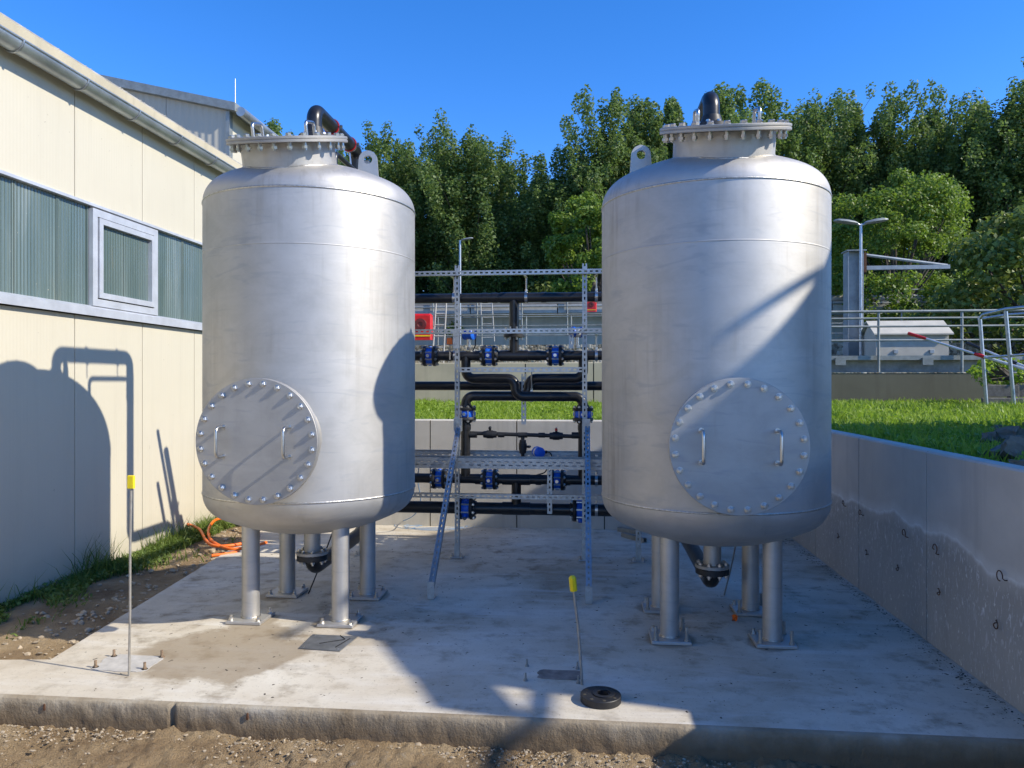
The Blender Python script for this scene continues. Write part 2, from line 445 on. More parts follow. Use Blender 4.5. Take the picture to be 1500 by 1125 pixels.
M['leaf_under'] = leaf_mat('understorey_leaf', (.065,.10,.018), (.11,.15,.028), (.18,.21,.05), .55, .42)
M['grass'] = leaf_mat('grass_blade', (.14,.22,.02), (.25,.38,.036), (.42,.50,.08), .5, .5, 1.2)
M['grass_weed'] = leaf_mat('weed_blade', (.07,.12,.02), (.13,.20,.03), (.24,.28,.07), .55, .35, 2.0)

# --- cladding
def clad(name, c, ribs=38, dirt=.25, axis=1, bs=.10):
    m, t, b = nodes_of(name)
    v = coords(t, kind='World')
    sp = N(t, 'ShaderNodeSeparateXYZ'); t.links.new(v, sp.inputs[0])
    s = mth(t, 'SINE', mth(t, 'MULTIPLY', sp.outputs[axis], ribs*2*math.pi))
    n1 = noise(t, v, .8, 6); n2 = noise(t, coords(t, (6,6,.5), 'World'), 1.5, 6)
    col = ramp(t, n1, [(.3, tuple(x*.94 for x in c)), (.7, c)])
    col = mix(t, col, tuple(x*.80 for x in c), mth(t, 'MULTIPLY', ramp(t, n2, [(.5, g3(0)), (.75, g3(1))]), dirt))
    # splashed earth low on the wall
    lo = ramp(t, mth(t, 'ADD', sp.outputs[2], mth(t, 'MULTIPLY', noise(t, v, 5, 5), .35)), [(.0, g3(.5)), (.45, g3(0))])
    col = mix(t, col, (.34,.29,.21), lo)
    col = mix(t, col, (.15,.12,.08), ramp(t, noise(t, v, 26, 3), [(.73, g3(0)), (.77, g3(.6))]))
    t.links.new(col, b.inputs['Base Color']); b.inputs['Roughness'].default_value = .5
    bump(t, b, s, bs, .002 if bs < .2 else .008)
    return m
M['cream'] = clad('cream_cladding', (.56,.515,.40), 28)
M['greyclad'] = clad('grey_cladding', (.44,.41,.33), 9, .2, 0, .5)
M['fascia'] = wall_conc('weathered_roof_edge', (.50,.44,.31))
M['roofcap'] = simple('lichen_roof_sheet', (.30,.28,.24), .9, 0, .4, 5, .5, 40)
def glaze():
    m, t, b = nodes_of('ribbed_glazing')
    v = coords(t, kind='World')
    sp = N(t, 'ShaderNodeSeparateXYZ'); t.links.new(v, sp.inputs[0])
    s = mth(t, 'SINE', mth(t, 'MULTIPLY', sp.outputs[1], 26*2*math.pi))
    n1 = noise(t, coords(t, (1, 3.2, .35), 'World'), 1.2, 4)
    c = ramp(t, n1, [(.3, (.085,.125,.115)), (.55, (.14,.185,.17)), (.75, (.25,.29,.265))])
    c = mix(t, c, (.30,.25,.15), ramp(t, noise(t, coords(t, (3,6,1.2), 'World'), 1.4, 5), [(.60, g3(0)), (.8, g3(.35))]))
    c = mix(t, c, (.62,.58,.45), ramp(t, noise(t, v, 30, 2), [(.745, g3(0)), (.765, g3(.8))]))
    c = mix(t, c, (.03,.05,.045), mth(t, 'MULTIPLY', ramp(t, s, [(.0, g3(1)), (.8, g3(0))]), .35))
    t.links.new(c, b.inputs['Base Color']); b.inputs['Roughness'].default_value = .30
    b.inputs['Coat Weight'].default_value = .5; b.inputs['Coat Roughness'].default_value = .08
    bump(t, b, s, .35, .004)
    return m
M['glazing'] = glaze()
M['joint'] = simple('dark_joint', (.05,.045,.035), .9)

# ------------------------------------------------------------------ ground, dirt, bank, slab
def struct(o): o['kind'] = 'structure'; return o
mb = MB(); mb.quad((-400,-400,-.24), (400,-400,-.24), (400,400,-.24), (-400,400,-.24)); struct(mb.build('ground', M['field']))
def dirt_patch(name, x0, x1, y0, y1, step, z0, amp, zfun=None):
    mb = MB(); nx = int((x1-x0)/step); ny = int((y1-y0)/step)
    for j in range(ny+1):
        for i in range(nx+1):
            x = x0+(x1-x0)*i/nx; y = y0+(y1-y0)*j/ny
            z = z0 + amp*(mnoise.fractal(Vector((x*1.7, y*1.7, 3)), 1.0, 2.0, 5) + .5*mnoise.noise(Vector((x*9, y*9, 1))) + .6*mnoise.noise(Vector((x*24, y*24, 5))) + .4*mnoise.noise(Vector((x*60, y*60, 7))))
            if zfun: z += zfun(x, y)
            mb.v.append((x, y, z))
    for j in range(ny):
        for i in range(nx):
            a = j*(nx+1)+i; mb.f.append((a, a+1, a+nx+2, a+nx+1))
    return struct(mb.build(name, M['dirt'], smooth=60))
dirt_patch('dirt', -4.6, 3.2, 2.6, 3.60, .013, -.135, .030, lambda x, y: -.02*max(0, x-.2) + (.02 if y > 3.5 else 0)*mnoise.noise(Vector((x*4, 0, 2))))
dirt_patch('dirt_strip', -4.44, -3.0, 3.98, 11.2, .035, -.085, .016, lambda x, y: .02)

# grass bank behind the retaining walls
def bank_z(x, y): return 1.11 + .015*max(0, min(y, 14) - 8) + .03*max(0, min(x, 8)-2.5)*.3 + .02*mnoise.noise(Vector((x*.7, y*.7, 0)))
mb = MB()
def bank(x0, x1, y0, y1, nx, ny):
    n = len(mb.v)
    for j in range(ny+1):
        for i in range(nx+1):
            x = x0+(x1-x0)*i/nx; y = y0+(y1-y0)*j/ny; mb.v.append((x, y, bank_z(x, y)))
    for j in range(ny):
        for i in range(nx):
            a = n+j*(nx+1)+i; mb.f.append((a, a+1, a+nx+2, a+nx+1))
bank(2.20, 60, -12, 8.42, 60, 20); bank(-4.3, 60, 8.42, 25, 60, 20); bank(-60, 60, 25, 140, 30, 30)
struct(mb.build('grass_bank', M['turf'], smooth=60))

# the slab: top sheet + rough front face
SX1 = 2.118; SY0 = 3.58; SY1 = 8.328
poly = [(-4.30, SY0+.035), (SX1, SY0+.035), (SX1, SY1), (-3.60, SY1), (-3.46, 7.12), (-3.12, 4.10), (-3.62, 4.04), (-4.30, 4.0)]
mb = MB(); mb.prism(poly, 'z', -.22, 0); slab = struct(mb.build('concrete_slab', M['slab']))
mb = MB(); nx, prof = 520, [(.040, .0015), (.010, .0005), (.004, -.004), (.001, -.026), (0, -.05), (0, -.075), (0, -.10), (0, -.125), (0, -.15), (0, -.19)]
for i in range(nx+1):
    x = -4.30 + (SX1+4.30)*i/nx
    for k, (dy, z) in enumerate(prof):
        a = .0 if k == 0 else (.0025 if k < 3 else .006)
        d = a*(mnoise.noise(Vector((x*14, z*14, 0))) + .6*mnoise.noise(Vector((x*45, z*45, 2))))
        if abs(x+2.07) < .012 and k > 0: d += .02
        mb.v.append((x, SY0+dy+d, z + (.002*mnoise.noise(Vector((x*8, 1, 0))) if 0 < k < 3 else 0)))
m_ = len(prof)
for i in range(nx):
    for k in range(m_-1):
        a = i*m_+k; mb.f.append((a, a+1, a+m_+1, a+m_))
mb.build('slab_edge', M['edge'], slab, smooth=70)
for px in (66, 363):
    p = on_y(px, 1045, SY0)
    mb = MB(); mb.prism([(-.007, 0), (.005, .002), (.003, .03), (-.003, .034)], 'y', -.006, .012); mb.build('notch_mark', M['rust'], slab, loc=(p.x, SY0-.002, -.055))  # small dark piece standing in for the shaded hollow of a form slot

# retaining walls, panel by panel
def panel_wall(name, label, mat, spans, axis, a0, a1, z0, z1, gap=.012):
    t = thing(name, label, 'wall')
    for s0, s1 in spans:
        mb = MB(); g = gap/2; c = .012
        if axis == 'x': poly = [(a0, z0), (a1, z0), (a1, z1-c), (a1-c, z1), (a0+c, z1), (a0, z1-c)]; mb.prism(poly, 'y', s0+g, s1-g); bk = None
        else: poly = [(a0, z0), (a1, z0), (a1, z1-c), (a1-c, z1), (a0+c, z1), (a0, z1-c)]; mb.prism(poly, 'x', s0+g, s1-g)
        mb.build('wall_panel', mat, t)
    mb = MB()
    e0, e1 = spans[0][0], spans[-1][1]
    if axis == 'x': mb.box(a0+.02, a1-.02, e0+.01, e1-.01, z0, z1-.02)
    else: mb.box(e0+.01, e1-.01, a0+.02, a1-.02, z0, z1-.02)
    mb.build('joint_filler', M['joint'], t)
    return t
ys = [-.6, .55, 1.7, 2.8, 3.88, 4.95, 6.13, 7.25, 8.33]
rw = panel_wall('retaining_wall', 'grey concrete retaining wall beside the right tank, splashed and damp below', M['wall_right'], list(zip(ys, ys[1:])), 'x', 2.12, 2.24, -.22, 1.19)
for i, (px, py, sz, rot) in enumerate([(1239,737,.035,.3),(1264,751,.035,-.2),(1329,781,.04,.1),(1375,804,.045,.5),(1471,844,.045,-.4),(1273,809,.03,1.3),(1231,785,.03,1.7),(1319,832,.03,2.1),(1380,867,.03,1.9),(1465,915,.035,2.3)]):
    p = on_x(px, py, 2.12)
    mb = MB(); sz *= .62; pts = [(.01, -sz*.75, -sz*.9), (-.012, -sz*.75, -sz*.9)] + [(-.022, -sz*math.cos(R(-35+25*q)), sz*math.sin(R(-35+25*q))) for q in range(11)] + [(-.014, sz*.7, -sz*.8)]
    mb.tube(pts, .003, 6); h = mb.build('rebar_hook', M['rust'], rw, smooth=60, loc=p); h.rotation_euler = (rot, 0, 0)
xs = [-3.72, -2.74, -1.76, -.78, .19, 1.17, 2.118]
panel_wall('retaining_wall', 'pale concrete panel wall behind the pipework, grass above it', M['wall_back'], list(zip(xs, xs[1:])), 'y', 8.33, 8.45, -.22, 1.20)

# ------------------------------------------------------------------ left building
XW = -4.37
bl = thing('cream_building', 'long cream clad building with gutter and ribbed window band, beside the left tank', 'building', (XW, 0, 0))
mb = MB(); mb.box(-7.5, -.06, -1.0, 11.3, -.24, 4.10); mb.build('wall', M['joint'], bl)
yj = [5.05-4*.985+.985*k for k in range(11)]
for a, b in zip(yj, yj[1:]):
    for z0, z1 in ((-.24, 2.20), (3.20, 4.17)):
        mb = MB(); mb.cbox(0, .07, 0, b-a-.010, 0, z1-z0, .004)
        mb.build('wall_panel', M['cream'], bl, loc=(-.07, a+.005, z0))
# glazing strip
gy = [1.0+.485*k for k in range(21)]
for a, b in zip(gy, gy[1:]):
    if b > 6.24 and a < 7.25:
        if a < 6.24 < b: b = 6.235
        elif a < 7.25 < b: a = 7.255
        else: continue
    mb = MB(); n = max(4, int((b-a)/.0385*2)); L = b-a-.006
    prof = [(-.02, 0), (.012, 0), (.012, .014)] + [(.0+.003*(k % 2), .016+(L-.032)*k/n) for k in range(n+1)] + [(.012, L-.014), (.012, L), (-.02, L)]
    mb.prism([(x, y) for x, y in prof], 'z', 2.29, 3.18); mb.build('glazing_sheet', M['glazing'], bl, loc=(-.03, a+.003, 0))
wf = MB()
y0, y1, z0, z1 = 6.24, 7.25, 2.30, 3.165
def frame(mb, y0, y1, z0, z1, wdt, x0, x1):
    mb.box(x0, x1, y0, y0+wdt, z0, z1); mb.box(x0, x1, y1-wdt, y1, z0, z1); mb.box(x0, x1, y0+wdt, y1-wdt, z0, z0+wdt); mb.box(x0, x1, y0+wdt, y1-wdt, z1-wdt, z1)
frame(wf, y0, y1, z0, z1, .065, -.05, .022)
win = wf.build('window', M['alu'], bl)
mb = MB(); frame(mb, y0+.075, y1-.075, z0+.075, z1-.075, .05, -.04, .036); mb.build('sash', M['alu'], win)
mb = MB(); frame(mb, y0+.066, y1-.066, z0+.066, z1-.066, .008, -.04, .010); mb.build('seal', M['joint'], win)
for a, b in ((y0+.127, 6.72), (6.726, y1-.127)):
    mb = MB(); mb.box(-.03, -.006, a, b, z0+.127, z1-.127); mb.build('pane', M['glazing'], win)
mb = MB(); mb.prism([(-.06, 2.30), (.0, 2.30), (.055, 2.275), (.055, 2.205), (.048, 2.205), (.048, 2.262), (-.06, 2.285)], 'y', -1, 11.3); mb.build('window_sill', M['alu'], bl)
mb = MB(); mb.prism([(-.06, 3.18), (.022, 3.18), (.022, 3.205), (-.06, 3.215)], 'y', -1, 11.3); mb.build('window_head', M['alu'], bl)
# gutter, roof edge
GX, GZ, GR = .115, 4.165, .078
mb = MB(); arc = [(GX+GR*math.cos(R(180+9*k)), GZ+GR*math.sin(R(180+9*k))) for k in range(21)]
mb.prism(arc + [(GX+(GR-.006)*math.cos(R(360-9*k)), GZ+(GR-.006)*math.sin(R(360-9*k))) for k in range(21)], 'y', -1, 11.3)
mb.tube([(GX+GR+.002, -1, GZ+.004), (GX+GR+.002, 11.3, GZ+.004)], .010, 8)
gut = mb.build('gutter', M['zinc'], bl, smooth=50)
for k in range(16):
    y = 5.2-.73*7+.73*k
    mb = MB(); mb.tube([(GX+(GR+.006)*math.cos(R(180+12*q)), y, GZ+(GR+.006)*math.sin(R(180+12*q))) for q in range(16)], .009, 6); mb.build('gutter_bracket', M['galv'], gut, smooth=60)
mb = MB(); mb.prism([(-.02, 4.165), (.04, 4.165), (.075, 4.20), (.085, 4.325), (-.02, 4.345)], 'y', -1, 11.3); mb.build('roof_edge', M['fascia'], bl)
rf = MB(); rf.prism([(.075, 4.33), (.062, 4.352), (-7.6, 4.75), (-7.6, 4.70), (-.02, 4.33)], 'y', -1, 11.3); rf = rf.build('roof', M['roofcap'], bl)
for k in range(60):
    y = random.uniform(4.6, 11); s = random.uniform(.008, .03)
    mb = MB(); mb.lathe([(0,-s*.2),(s,0),(s*.7,s*.5),(0,s*.7)], (0,0,0), seg=6)
    if k < 1: mossme = mb.build('moss_tuft', M['roofcap'], rf, loc=(.055, y, 4.35))
    else: o = inst('moss_tuft', mossme, rf, loc=(.055, y, 4.352)); o.scale = (s/.02,)*3

# taller hall behind it
HX, HY = -5.62, 11.35
hall = thing('grey_hall', 'taller grey corrugated hall rising behind the cream building roof', 'building', (HX, HY, 0))
poly = [(0, -.2), (0, 5.92), (-9, 8.02), (-18, 5.92), (-18, -.2)]
mb = MB(); mb.prism(poly, 'y', .06, 5.2); mb.build('wall', M['cream'], hall)
for k in range(9):
    x1 = -k*1.05-.004; x0 = x1-1.042
    def tp(x): return 5.90 - x*(2.10/9)
    mb = MB(); mb.prism([(x0, 2), (x1, 2), (x1, tp(x1)), (x0, tp(x0))], 'y', 0, .06); mb.build('wall_panel', M['greyclad'], hall)
mb = MB()
for a, b in ((0.14, -9), ):
    mb.prism([(.14, 5.87), (.14, 6.00), (-9, 8.14), (-9, 8.0)], 'y', -.10, 5.3)
hr = mb.build('roof', M['galv_dull'], hall)
mb = MB(); mb.box(-.05, .012, -.02, .09, 2, 5.90); mb.build('corner_trim', M['galv_dull'], hall)
mb = MB(); mb.tube([(.21, -.05, 5.87), (.21, 5.3, 5.87)], .075, 12); mb.build('gutter', M['zinc'], hall, smooth=50)
mb = MB(); mb.tube([(.21, .9, 5.83), (.21, .9, 5.66), (.10, .9, 5.48), (.10, .9, 2.0)], .055, 10, .08); mb.build('downpipe', M['zinc'], hall, smooth=50)
mb = MB(); mb.cyl((.05, .1, 5.95), (.05, .1, 6.45), .010, .006, 6); mb.build('lightning_rod', M['galv'], hr)

# ------------------------------------------------------------------ unseen house added to the right, shaped to shade the yard
nb_ = thing('shade_house', 'unseen grey gabled house added to shade the yard, on the bank at right', 'building', (6.0, -.11, 1.0))
mb = MB(); mb.prism([(2.66, .0), (2.66, 3.70), (4.95, 4.82), (7.25, 3.70), (7.25, 0)], 'x', 0, 3.4); mb.build('wall', M['wall_grey'], nb_)
mb = MB(); mb.prism([(2.655, 3.72), (2.655, 4.09), (4.95, 5.20), (7.26, 4.09), (7.26, 3.72), (4.95, 4.84)], 'x', -.02, 3.6); mb.build('roof', M['roofcap'], nb_)
mb = MB(); mb.prism([(2.30, 3.67), (2.30, 3.93), (2.65, 4.08), (2.65, 3.82)], 'x', .0, .14); mb.build('shade_stub', M['wood'], nb_)  # stub added past the roof to shape the slab's shadow patches
mb = MB(); mb.box(.02, .09, 1.95, 2.72, 3.55, 3.61); mb.build('shade_bar', M['wood'], nb_)  # added bar that cuts a thin shadow strip across the slab
mb = MB(); mb.tube([(.04, 4.1, 4.60), (.04, 3.3, 4.74), (.04, 2.95, 4.80)], .03, 8); mb.build('shade_rod', M['galv'], nb_)  # added tube that throws the thin diagonal shadow onto the right tank
mb = MB(); mb.box(-.03, .02, 4.4, 5.4, .1, 2.2); d_ = mb.build('door', M['paint_grey'], nb_)
mb = MB(); mb.tube([(-.03,4.52,1.1),(-.07,4.52,1.1),(-.07,4.64,1.1)], .01, 6, .01); mb.build('handle', M['galv'], d_)
for y in (3.2, 5.9):
    mb = MB(); frame(mb, y, y+.9, 1.2, 2.1, .06, -.03, .02); wn = mb.build('window', M['alu'], nb_)
    mb = MB(); mb.box(-.015, -.005, y+.06, y+.84, 1.26, 2.04); mb.build('pane', M['glazing'], wn)

# ------------------------------------------------------------------ the two tanks
RT_, ZB = .733, .86
def dish(n=26):
    # torispherical end: crown radius D, knuckle 0.1 D ; returns (r, h) from rim to pole
    D = 2*RT_; rk = .12*D; Rc = .98*D
    cx = RT_-rk; hc = -math.sqrt((Rc-rk)**2 - cx**2)
    a1 = math.atan2(-hc, cx)
    out = []
    for i in range(13):
        a = a1*i/12; out.append((cx+rk*math.cos(a), rk*math.sin(a)))
    for i in range(1, n+1):
        a = a1 + (math.pi/2-a1)*i/n; out.append((max(0, Rc*math.cos(a)) if i < n else 0, hc+Rc*math.sin(a)))
    return out, Rc, hc
DI, RC, HC = dish()
# shared bolts
def hexbolt(r, h, shank_r, shank, nut=True, washer=True):
    mb = MB(); z = 0
    if washer: mb.cyl((0,0,0), (0,0,.004), r*1.25, seg=12); z = .004
    mb.lathe([(0, z), (r, z), (r, z+h*.8), (r*.82, z+h), (0, z+h)], seg=6)
    if nut:
        mb.cyl((0,0,0), (0,0,-shank), shank_r, seg=8)
        mb.lathe([(0,-shank+.010), (r,-shank+.010), (r,-shank+.010+h), (0,-shank+.010+h)], seg=6)
    o = mb.build('bolt', M['bolt'], smooth=20); me = o.data; bpy.data.objects.remove(o); return me
B_LID = hexbolt(.019, .016, .012, .085)
mbx = MB(); mbx.cyl((0,0,0), (0,0,.004), .020, seg=14)
mbx.lathe([(0,.004), (.018,.004), (.018,.014), (.0145,.017), (.011,.017), (.0105,.022), (.008,.024), (0,.024)], seg=6)
o = mbx.build('bolt', M['bolt'], smooth=25); B_COV = o.data; bpy.data.objects.remove(o)
mbx = MB(); mbx.cyl((0,0,0), (0,0,.004), .02, seg=10); mbx.lathe([(0,.004), (.016,.004), (.016,.018), (0,.018)], seg=6); mbx.cyl((0,0,.01), (0,0,.036), .009, seg=8)
o = mbx.build('bolt', M['bolt'], smooth=25); B_ANC = o.data; bpy.data.objects.remove(o)
mbx = MB(); mbx.lathe([(0,.0), (.016,.0), (.016,.013), (0,.013)], seg=6); mbx.cyl((0,0,.005), (0,0,.085), .010, seg=8)
o = mbx.build('bolt', M['rod'], smooth=25); B_LONG = o.data; bpy.data.objects.remove(o)
def frame_mtx(o, n):
    n = Vector(n).normalized()
    return Matrix.Translation(Vector(o)) @ n.to_track_quat('Z', 'Y').to_matrix().to_4x4()

def handle(mb, c, along, out, half, reach, r=.011):
    c = Vector(c); a = Vector(along).normalized(); n = Vector(out).normalized()
    mb.tube([c-a*half-n*.004, c-a*half+n*reach, c+a*half+n*reach, c+a*half-n*.004], r, 10, .028, 5)
    for s in (-1, 1): mb.cyl(c+a*half*s, c+a*half*s+n*.006, r*1.7, seg=12)

def make_tank(label, loc, lug_side, long_bolts, ZT, seed):
    topx = 0
    t = thing('steel_tank', label, 'tank', loc, 'twin stainless pressure tanks')
    prof = [(r, ZB-h) for r, h in reversed(DI)] + [(RT_, ZB + (ZT-ZB)*k/12) for k in range(1, 12)] + [(r, ZT+h) for r, h in DI]
    mb = MB(); mb.lathe(prof, seg=128)
    # slight hand-made unevenness of rolled sheet
    for i, (x, y, z) in enumerate(mb.v):
        rr = math.hypot(x, y)
        if rr > .2:
            a = math.atan2(y, x); k = 1 + .0016*mnoise.noise(Vector((math.cos(a)*2.0+seed, math.sin(a)*2.0, z*1.6)))
            mb.v[i] = (x*k, y*k, z)
    mb.build('shell', M['steel'], t, smooth=50)
    for z in (ZB+.004, ZT-.004):
        mb = MB(); w_ = .0045 if z != 1.86 else .0028
        mb.lathe([(RT_-.004, z-.009), (RT_+w_, z-.004), (RT_+w_, z+.004), (RT_-.004, z+.009)], seg=128, closed=True); mb.build('weld_seam', M['weld'] if z != 1.86 else M['steel'], t, smooth=60)
    for z in (ZT-.36,):
        mb = MB(); mb.lathe([(RT_-.003, z-.007), (RT_+.0008, z-.004), (RT_+.0008, z+.004), (RT_-.003, z+.007)], seg=128, closed=True); mb.build('plate_seam', M['steel'], t, smooth=60)
    # tilted top manway
    al = R(16.5); u = Vector((0, -math.sin(al), math.cos(al))); sc = Vector((topx, 0, ZT+HC))
    lid_c = sc + u*1.545
    mb = MB(); mb.lathe([(.303, -.34), (.303, -.004), (.291, -.004), (.291, -.34)], lid_c, u, 80, True); nk = mb.build('manway_neck', M['steel'], t, smooth=40)
    mb = MB(); k_ = []
    for i in range(97):
        a = 2*math.pi*i/96; e1 = u.orthogonal().normalized(); e2 = u.cross(e1)
        p = lid_c + e1*(.304*math.cos(a)) + e2*(.304*math.sin(a))
        # drop along -u onto the dish
        s = 0
        while s < .5:
            q = p-u*s; r = math.hypot(q.x, q.y); h = 0
            for (ra, ha), (rb, hb) in zip(DI, DI[1:]):
                if rb <= r <= ra: h = ha+(hb-ha)*(ra-r)/max(1e-6, ra-rb); break
            if q.z <= ZT+h: break
            s += .004
        k_.append(q)
    mb.tube(k_, .006, 6, cap=False); mb.build('weld_seam', M['weld'], nk, smooth=60)
    mb = MB(); mb.lathe([(0, -.002), (.385, -.002), (.388, .001), (.388, .013), (.384, .0165), (.384, .018), (.388, .0215), (.388, .033), (.385, .036), (0, .036)], lid_c, u, 96); lid = mb.build('manway_lid', M['steel_lid'], t, smooth=30)
    e1 = Vector((1,0,0)); e2 = u.cross(e1)
    for k in range(24):
        a = 2*math.pi*(k+.5)/24; p = lid_c + e1*(.352*math.cos(a)) + e2*(.352*math.sin(a)) + u*.036
        inst('bolt', B_LID, lid, frame_mtx(p, u))
    for s in (-1, 1):
        mb = MB(); handle(mb, lid_c+u*.036+e1*(.178*s)-e2*.05, e2, u, .075, .092, .011)
        mb.build('handle', M['bolt'], lid, smooth=50)
    # front manway
    cy = -.925 if loc[0] < 0 else -.895; cz = 1.265; rC = .380
    fc = Vector((0, cy, cz)); n = Vector((0, -1, 0))
    mb = MB(); mb.lathe([(.312, -.012), (.312, -.42), (.30, -.42), (.30, -.012)], fc, n, 72, True); mb.build('side_neck', M['steel'], t, smooth=40)
    mb = MB(); mb.lathe([(rC-.002, -.048), (rC, -.046), (rC, -.026), (rC-.003, -.0245), (.25, -.0245), (.25, -.048)], fc, n, 96, True); mb.build('side_flange', M['steel'], t, smooth=30)
    mb = MB(); mb.lathe([(0, -.0225), (rC-.003, -.0225), (rC, -.020), (rC, -.002), (rC-.002, 0), (0, 0)], fc, n, 96); cv = mb.build('side_cover', M['steel_lid'], t, smooth=30)
    for k in range(24):
        a = 2*math.pi*(k+.5)/24
        o = inst('bolt', B_COV, cv, frame_mtx(fc + Vector((.348*math.cos(a), 0, .348*math.sin(a))), n))
    for s in (-1, 1):
        mb = MB(); handle(mb, fc+Vector((.205*s, 0, .0)), (0,0,1), n, .088, .088, .0095); mb.build('handle', M['bolt'], cv, smooth=50)
    # lifting lugs on the dish
    for sgn in (0, 1):
        b = R(-28 if lug_side > 0 else 208) + (math.pi if sgn else 0)
        r = .555; px, py = r*math.cos(b), r*math.sin(b)
        mb = MB(); pts = []
        for q in range(17):
            a = math.pi*q/16; pts.append((.062*math.cos(a), .115+.062*math.sin(a)))
        out = [(.078, -.11)] + pts + [(-.078, -.11)]
        hole = [(.027*math.cos(2*math.pi*q/20), .115+.027*math.sin(2*math.pi*q/20)) for q in range(20)]
        # plate with an eye: bridge outline and hole by angle
        no = 40; outl = []
        c0 = Vector((0, .115))
        for q in range(no):
            a = 2*math.pi*q/no; d = Vector((math.cos(a), math.sin(a))); best = 9
            for i in range(len(out)):
                p, qv = Vector(out[i]), Vector(out[(i+1) % len(out)]); e = qv-p
                den = d.x*e.y-d.y*e.x
                if abs(den) < 1e-9: continue
                tt = ((p-c0).x*e.y-(p-c0).y*e.x)/den; ss = ((p-c0).x*d.y-(p-c0).y*d.x)/den
                if tt > 0 and -1e-6 <= ss <= 1+1e-6: best = min(best, tt)
            outl.append(c0+d*best)
        n0 = len(mb.v)
        for yy in (-.0125, .0125):
            for p in outl: mb.v.append((p.x, yy, p.y))
            for q in range(no):
                a = 2*math.pi*q/no; mb.v.append((.029*math.cos(a), yy, .115+.029*math.sin(a)))
        for q in range(no):
            j = (q+1) % no
            mb.f += [(q, j, no+j, no+q), (2*no+q, 3*no+q, 3*no+j, 2*no+j), (q, 2*no+q, 2*no+j, j), (no+q, no+j, 3*no+j, 3*no+q)]
        lo = mb.build('lifting_lug', M['steel_leg'], t, smooth=40, loc=(px, py, ZT+.165)); lo.rotation_euler = (0, 0, R(6))
    # legs
    for a in (-1, 1):
        for bb in (-1, 1):
            lx, ly = a*LEGO, bb*LEGO
            mb = MB(); mb.cyl((lx, ly, .02), (lx, ly, .80), .059, seg=36, cap=False); lg = mb.build('leg', M['steel_leg'], t, smooth=40)
            mb = MB(); mb.cbox(lx-.122, lx+.122, ly-.122, ly+.122, .004, .022, .004); mb.build('base_plate', M['steel_leg'], lg)
            mb = MB(); mb.tube([(lx+.061*math.cos(2*math.pi*k/32), ly+.061*math.sin(2*math.pi*k/32), .026) for k in range(33)], .006, 6, cap=False); mb.build('weld_seam', M['weld'], lg, smooth=60)
            for i, (sx, sy) in enumerate(((-1,-1), (1,-1), (1,1), (-1,1))):
                inst('anchor_bolt', B_LONG if (long_bolts and (i != 3)) else B_ANC, lg, loc=(lx+sx*.094, ly+sy*.094, .022))
    # nozzles
    mb = MB(); mb.cyl((0,0,.62), (0,0,.40), .058, seg=28); nz = mb.build('bottom_nozzle', M['steel_leg'], t, smooth=40)
    mb = MB(); mb.lathe([(0,.385), (.112,.385), (.112,.405), (0,.405)], seg=40); mb.build('nozzle_flange', M['steel_lid'], nz, smooth=30)
    mb = MB(); mb.cyl((0,.04,3.0), (0,.04,ZT+.52), .058, seg=28); mb.lathe([(0,ZT+.50), (.112,ZT+.50), (.112,ZT+.52), (0,ZT+.52)], (0,.04,0), seg=40); mb.build('top_nozzle', M['steel_leg'], t, smooth=40)
    return t
tank_l = make_tank('left stainless tank in full sun next to the cream building', TL, 1, False, 2.85, 0)
tank_r = make_tank('right stainless tank half in shade next to the damp retaining wall', TR, -1, True, 2.795, 5)

# ------------------------------------------------------------------ pipework (one welded run of black pipe)
PY = 6.98; PR = .045
pw = thing('pipework', 'black plastic pipework mounted on the steel frame between the tanks', 'pipework', (0, PY, 0))
def loc(p): return (p[0], p[1]-PY, p[2])
def pipe(name, pts, r=PR, bend=.075, seg=20, mat='pipe', parent=pw, nb=8):
    mb = MB(); mb.tube([loc(p) for p in pts], r, seg, bend, nb); return mb.build(name, M[mat], parent, smooth=50)
def collar(pts, parent=None, r=PR+.004, l=.05):
    mb = MB(); a = Vector(loc(pts[0])); d = Vector(pts[1]).normalized(); mb.cyl(a-d*l/2, a+d*l/2, r, seg=20); return mb.build('fusion_collar', M['pipe'], parent or pw, smooth=40)
Z1, Z2, Z3, Z4, Z5, Z6, Z7 = 2.41, 1.868, 1.655, 1.488, 1.585, .712, .442
XL, XR, XM = -1.134, -.038, -.678
pipe('pipe', [(-2.30, PY, Z1), (1.15, PY, Z1)])
pipe('pipe', [(XM, PY, Z1), (XM, PY, Z2)])
pipe('pipe', [(-1.97, 6.28, 3.25), (-1.97, 6.28, Z2), (-1.97, PY, Z2), (.833, PY, Z2), (.833, 6.28, Z2), (.833, 6.28, 3.25)], bend=.09)
pipe('pipe', [(XL, PY, Z2), (XL, PY, Z3), (-.66, PY-.06, Z3), (-.66, PY-.06, Z4), (XR, PY, Z4), (XR, PY, Z6)], bend=.078)
pipe('pipe', [(XR+.003, PY+.003, Z2), (XR+.003, PY+.003, Z3+.002), (-.55, PY+.07, Z3+.002), (-.55, PY+.07, Z4+.003), (XL-.003, PY+.003, Z4+.003), (XL-.003, PY+.003, Z6)], bend=.078)
pipe('pipe', [(-2.4, 7.28, Z5), (1.2, 7.28, Z5)], .044)
pipe('pipe', [(-2.25, PY, Z6+.003), (1.1, PY, Z6+.003)])
pipe('pipe', [(XM+.02, PY, Z6), (XM+.02, PY, Z7)])
pipe('pipe', [(TL.x, TL.y, .50), (TL.x, TL.y, .278), (TL.x, 6.35, .30), (TL.x, PY, Z7), (TR.x, PY, Z7-.004), (TR.x, 6.35, .30), (TR.x, TR.y, .278), (TR.x, TR.y, .50)], .056, .10)
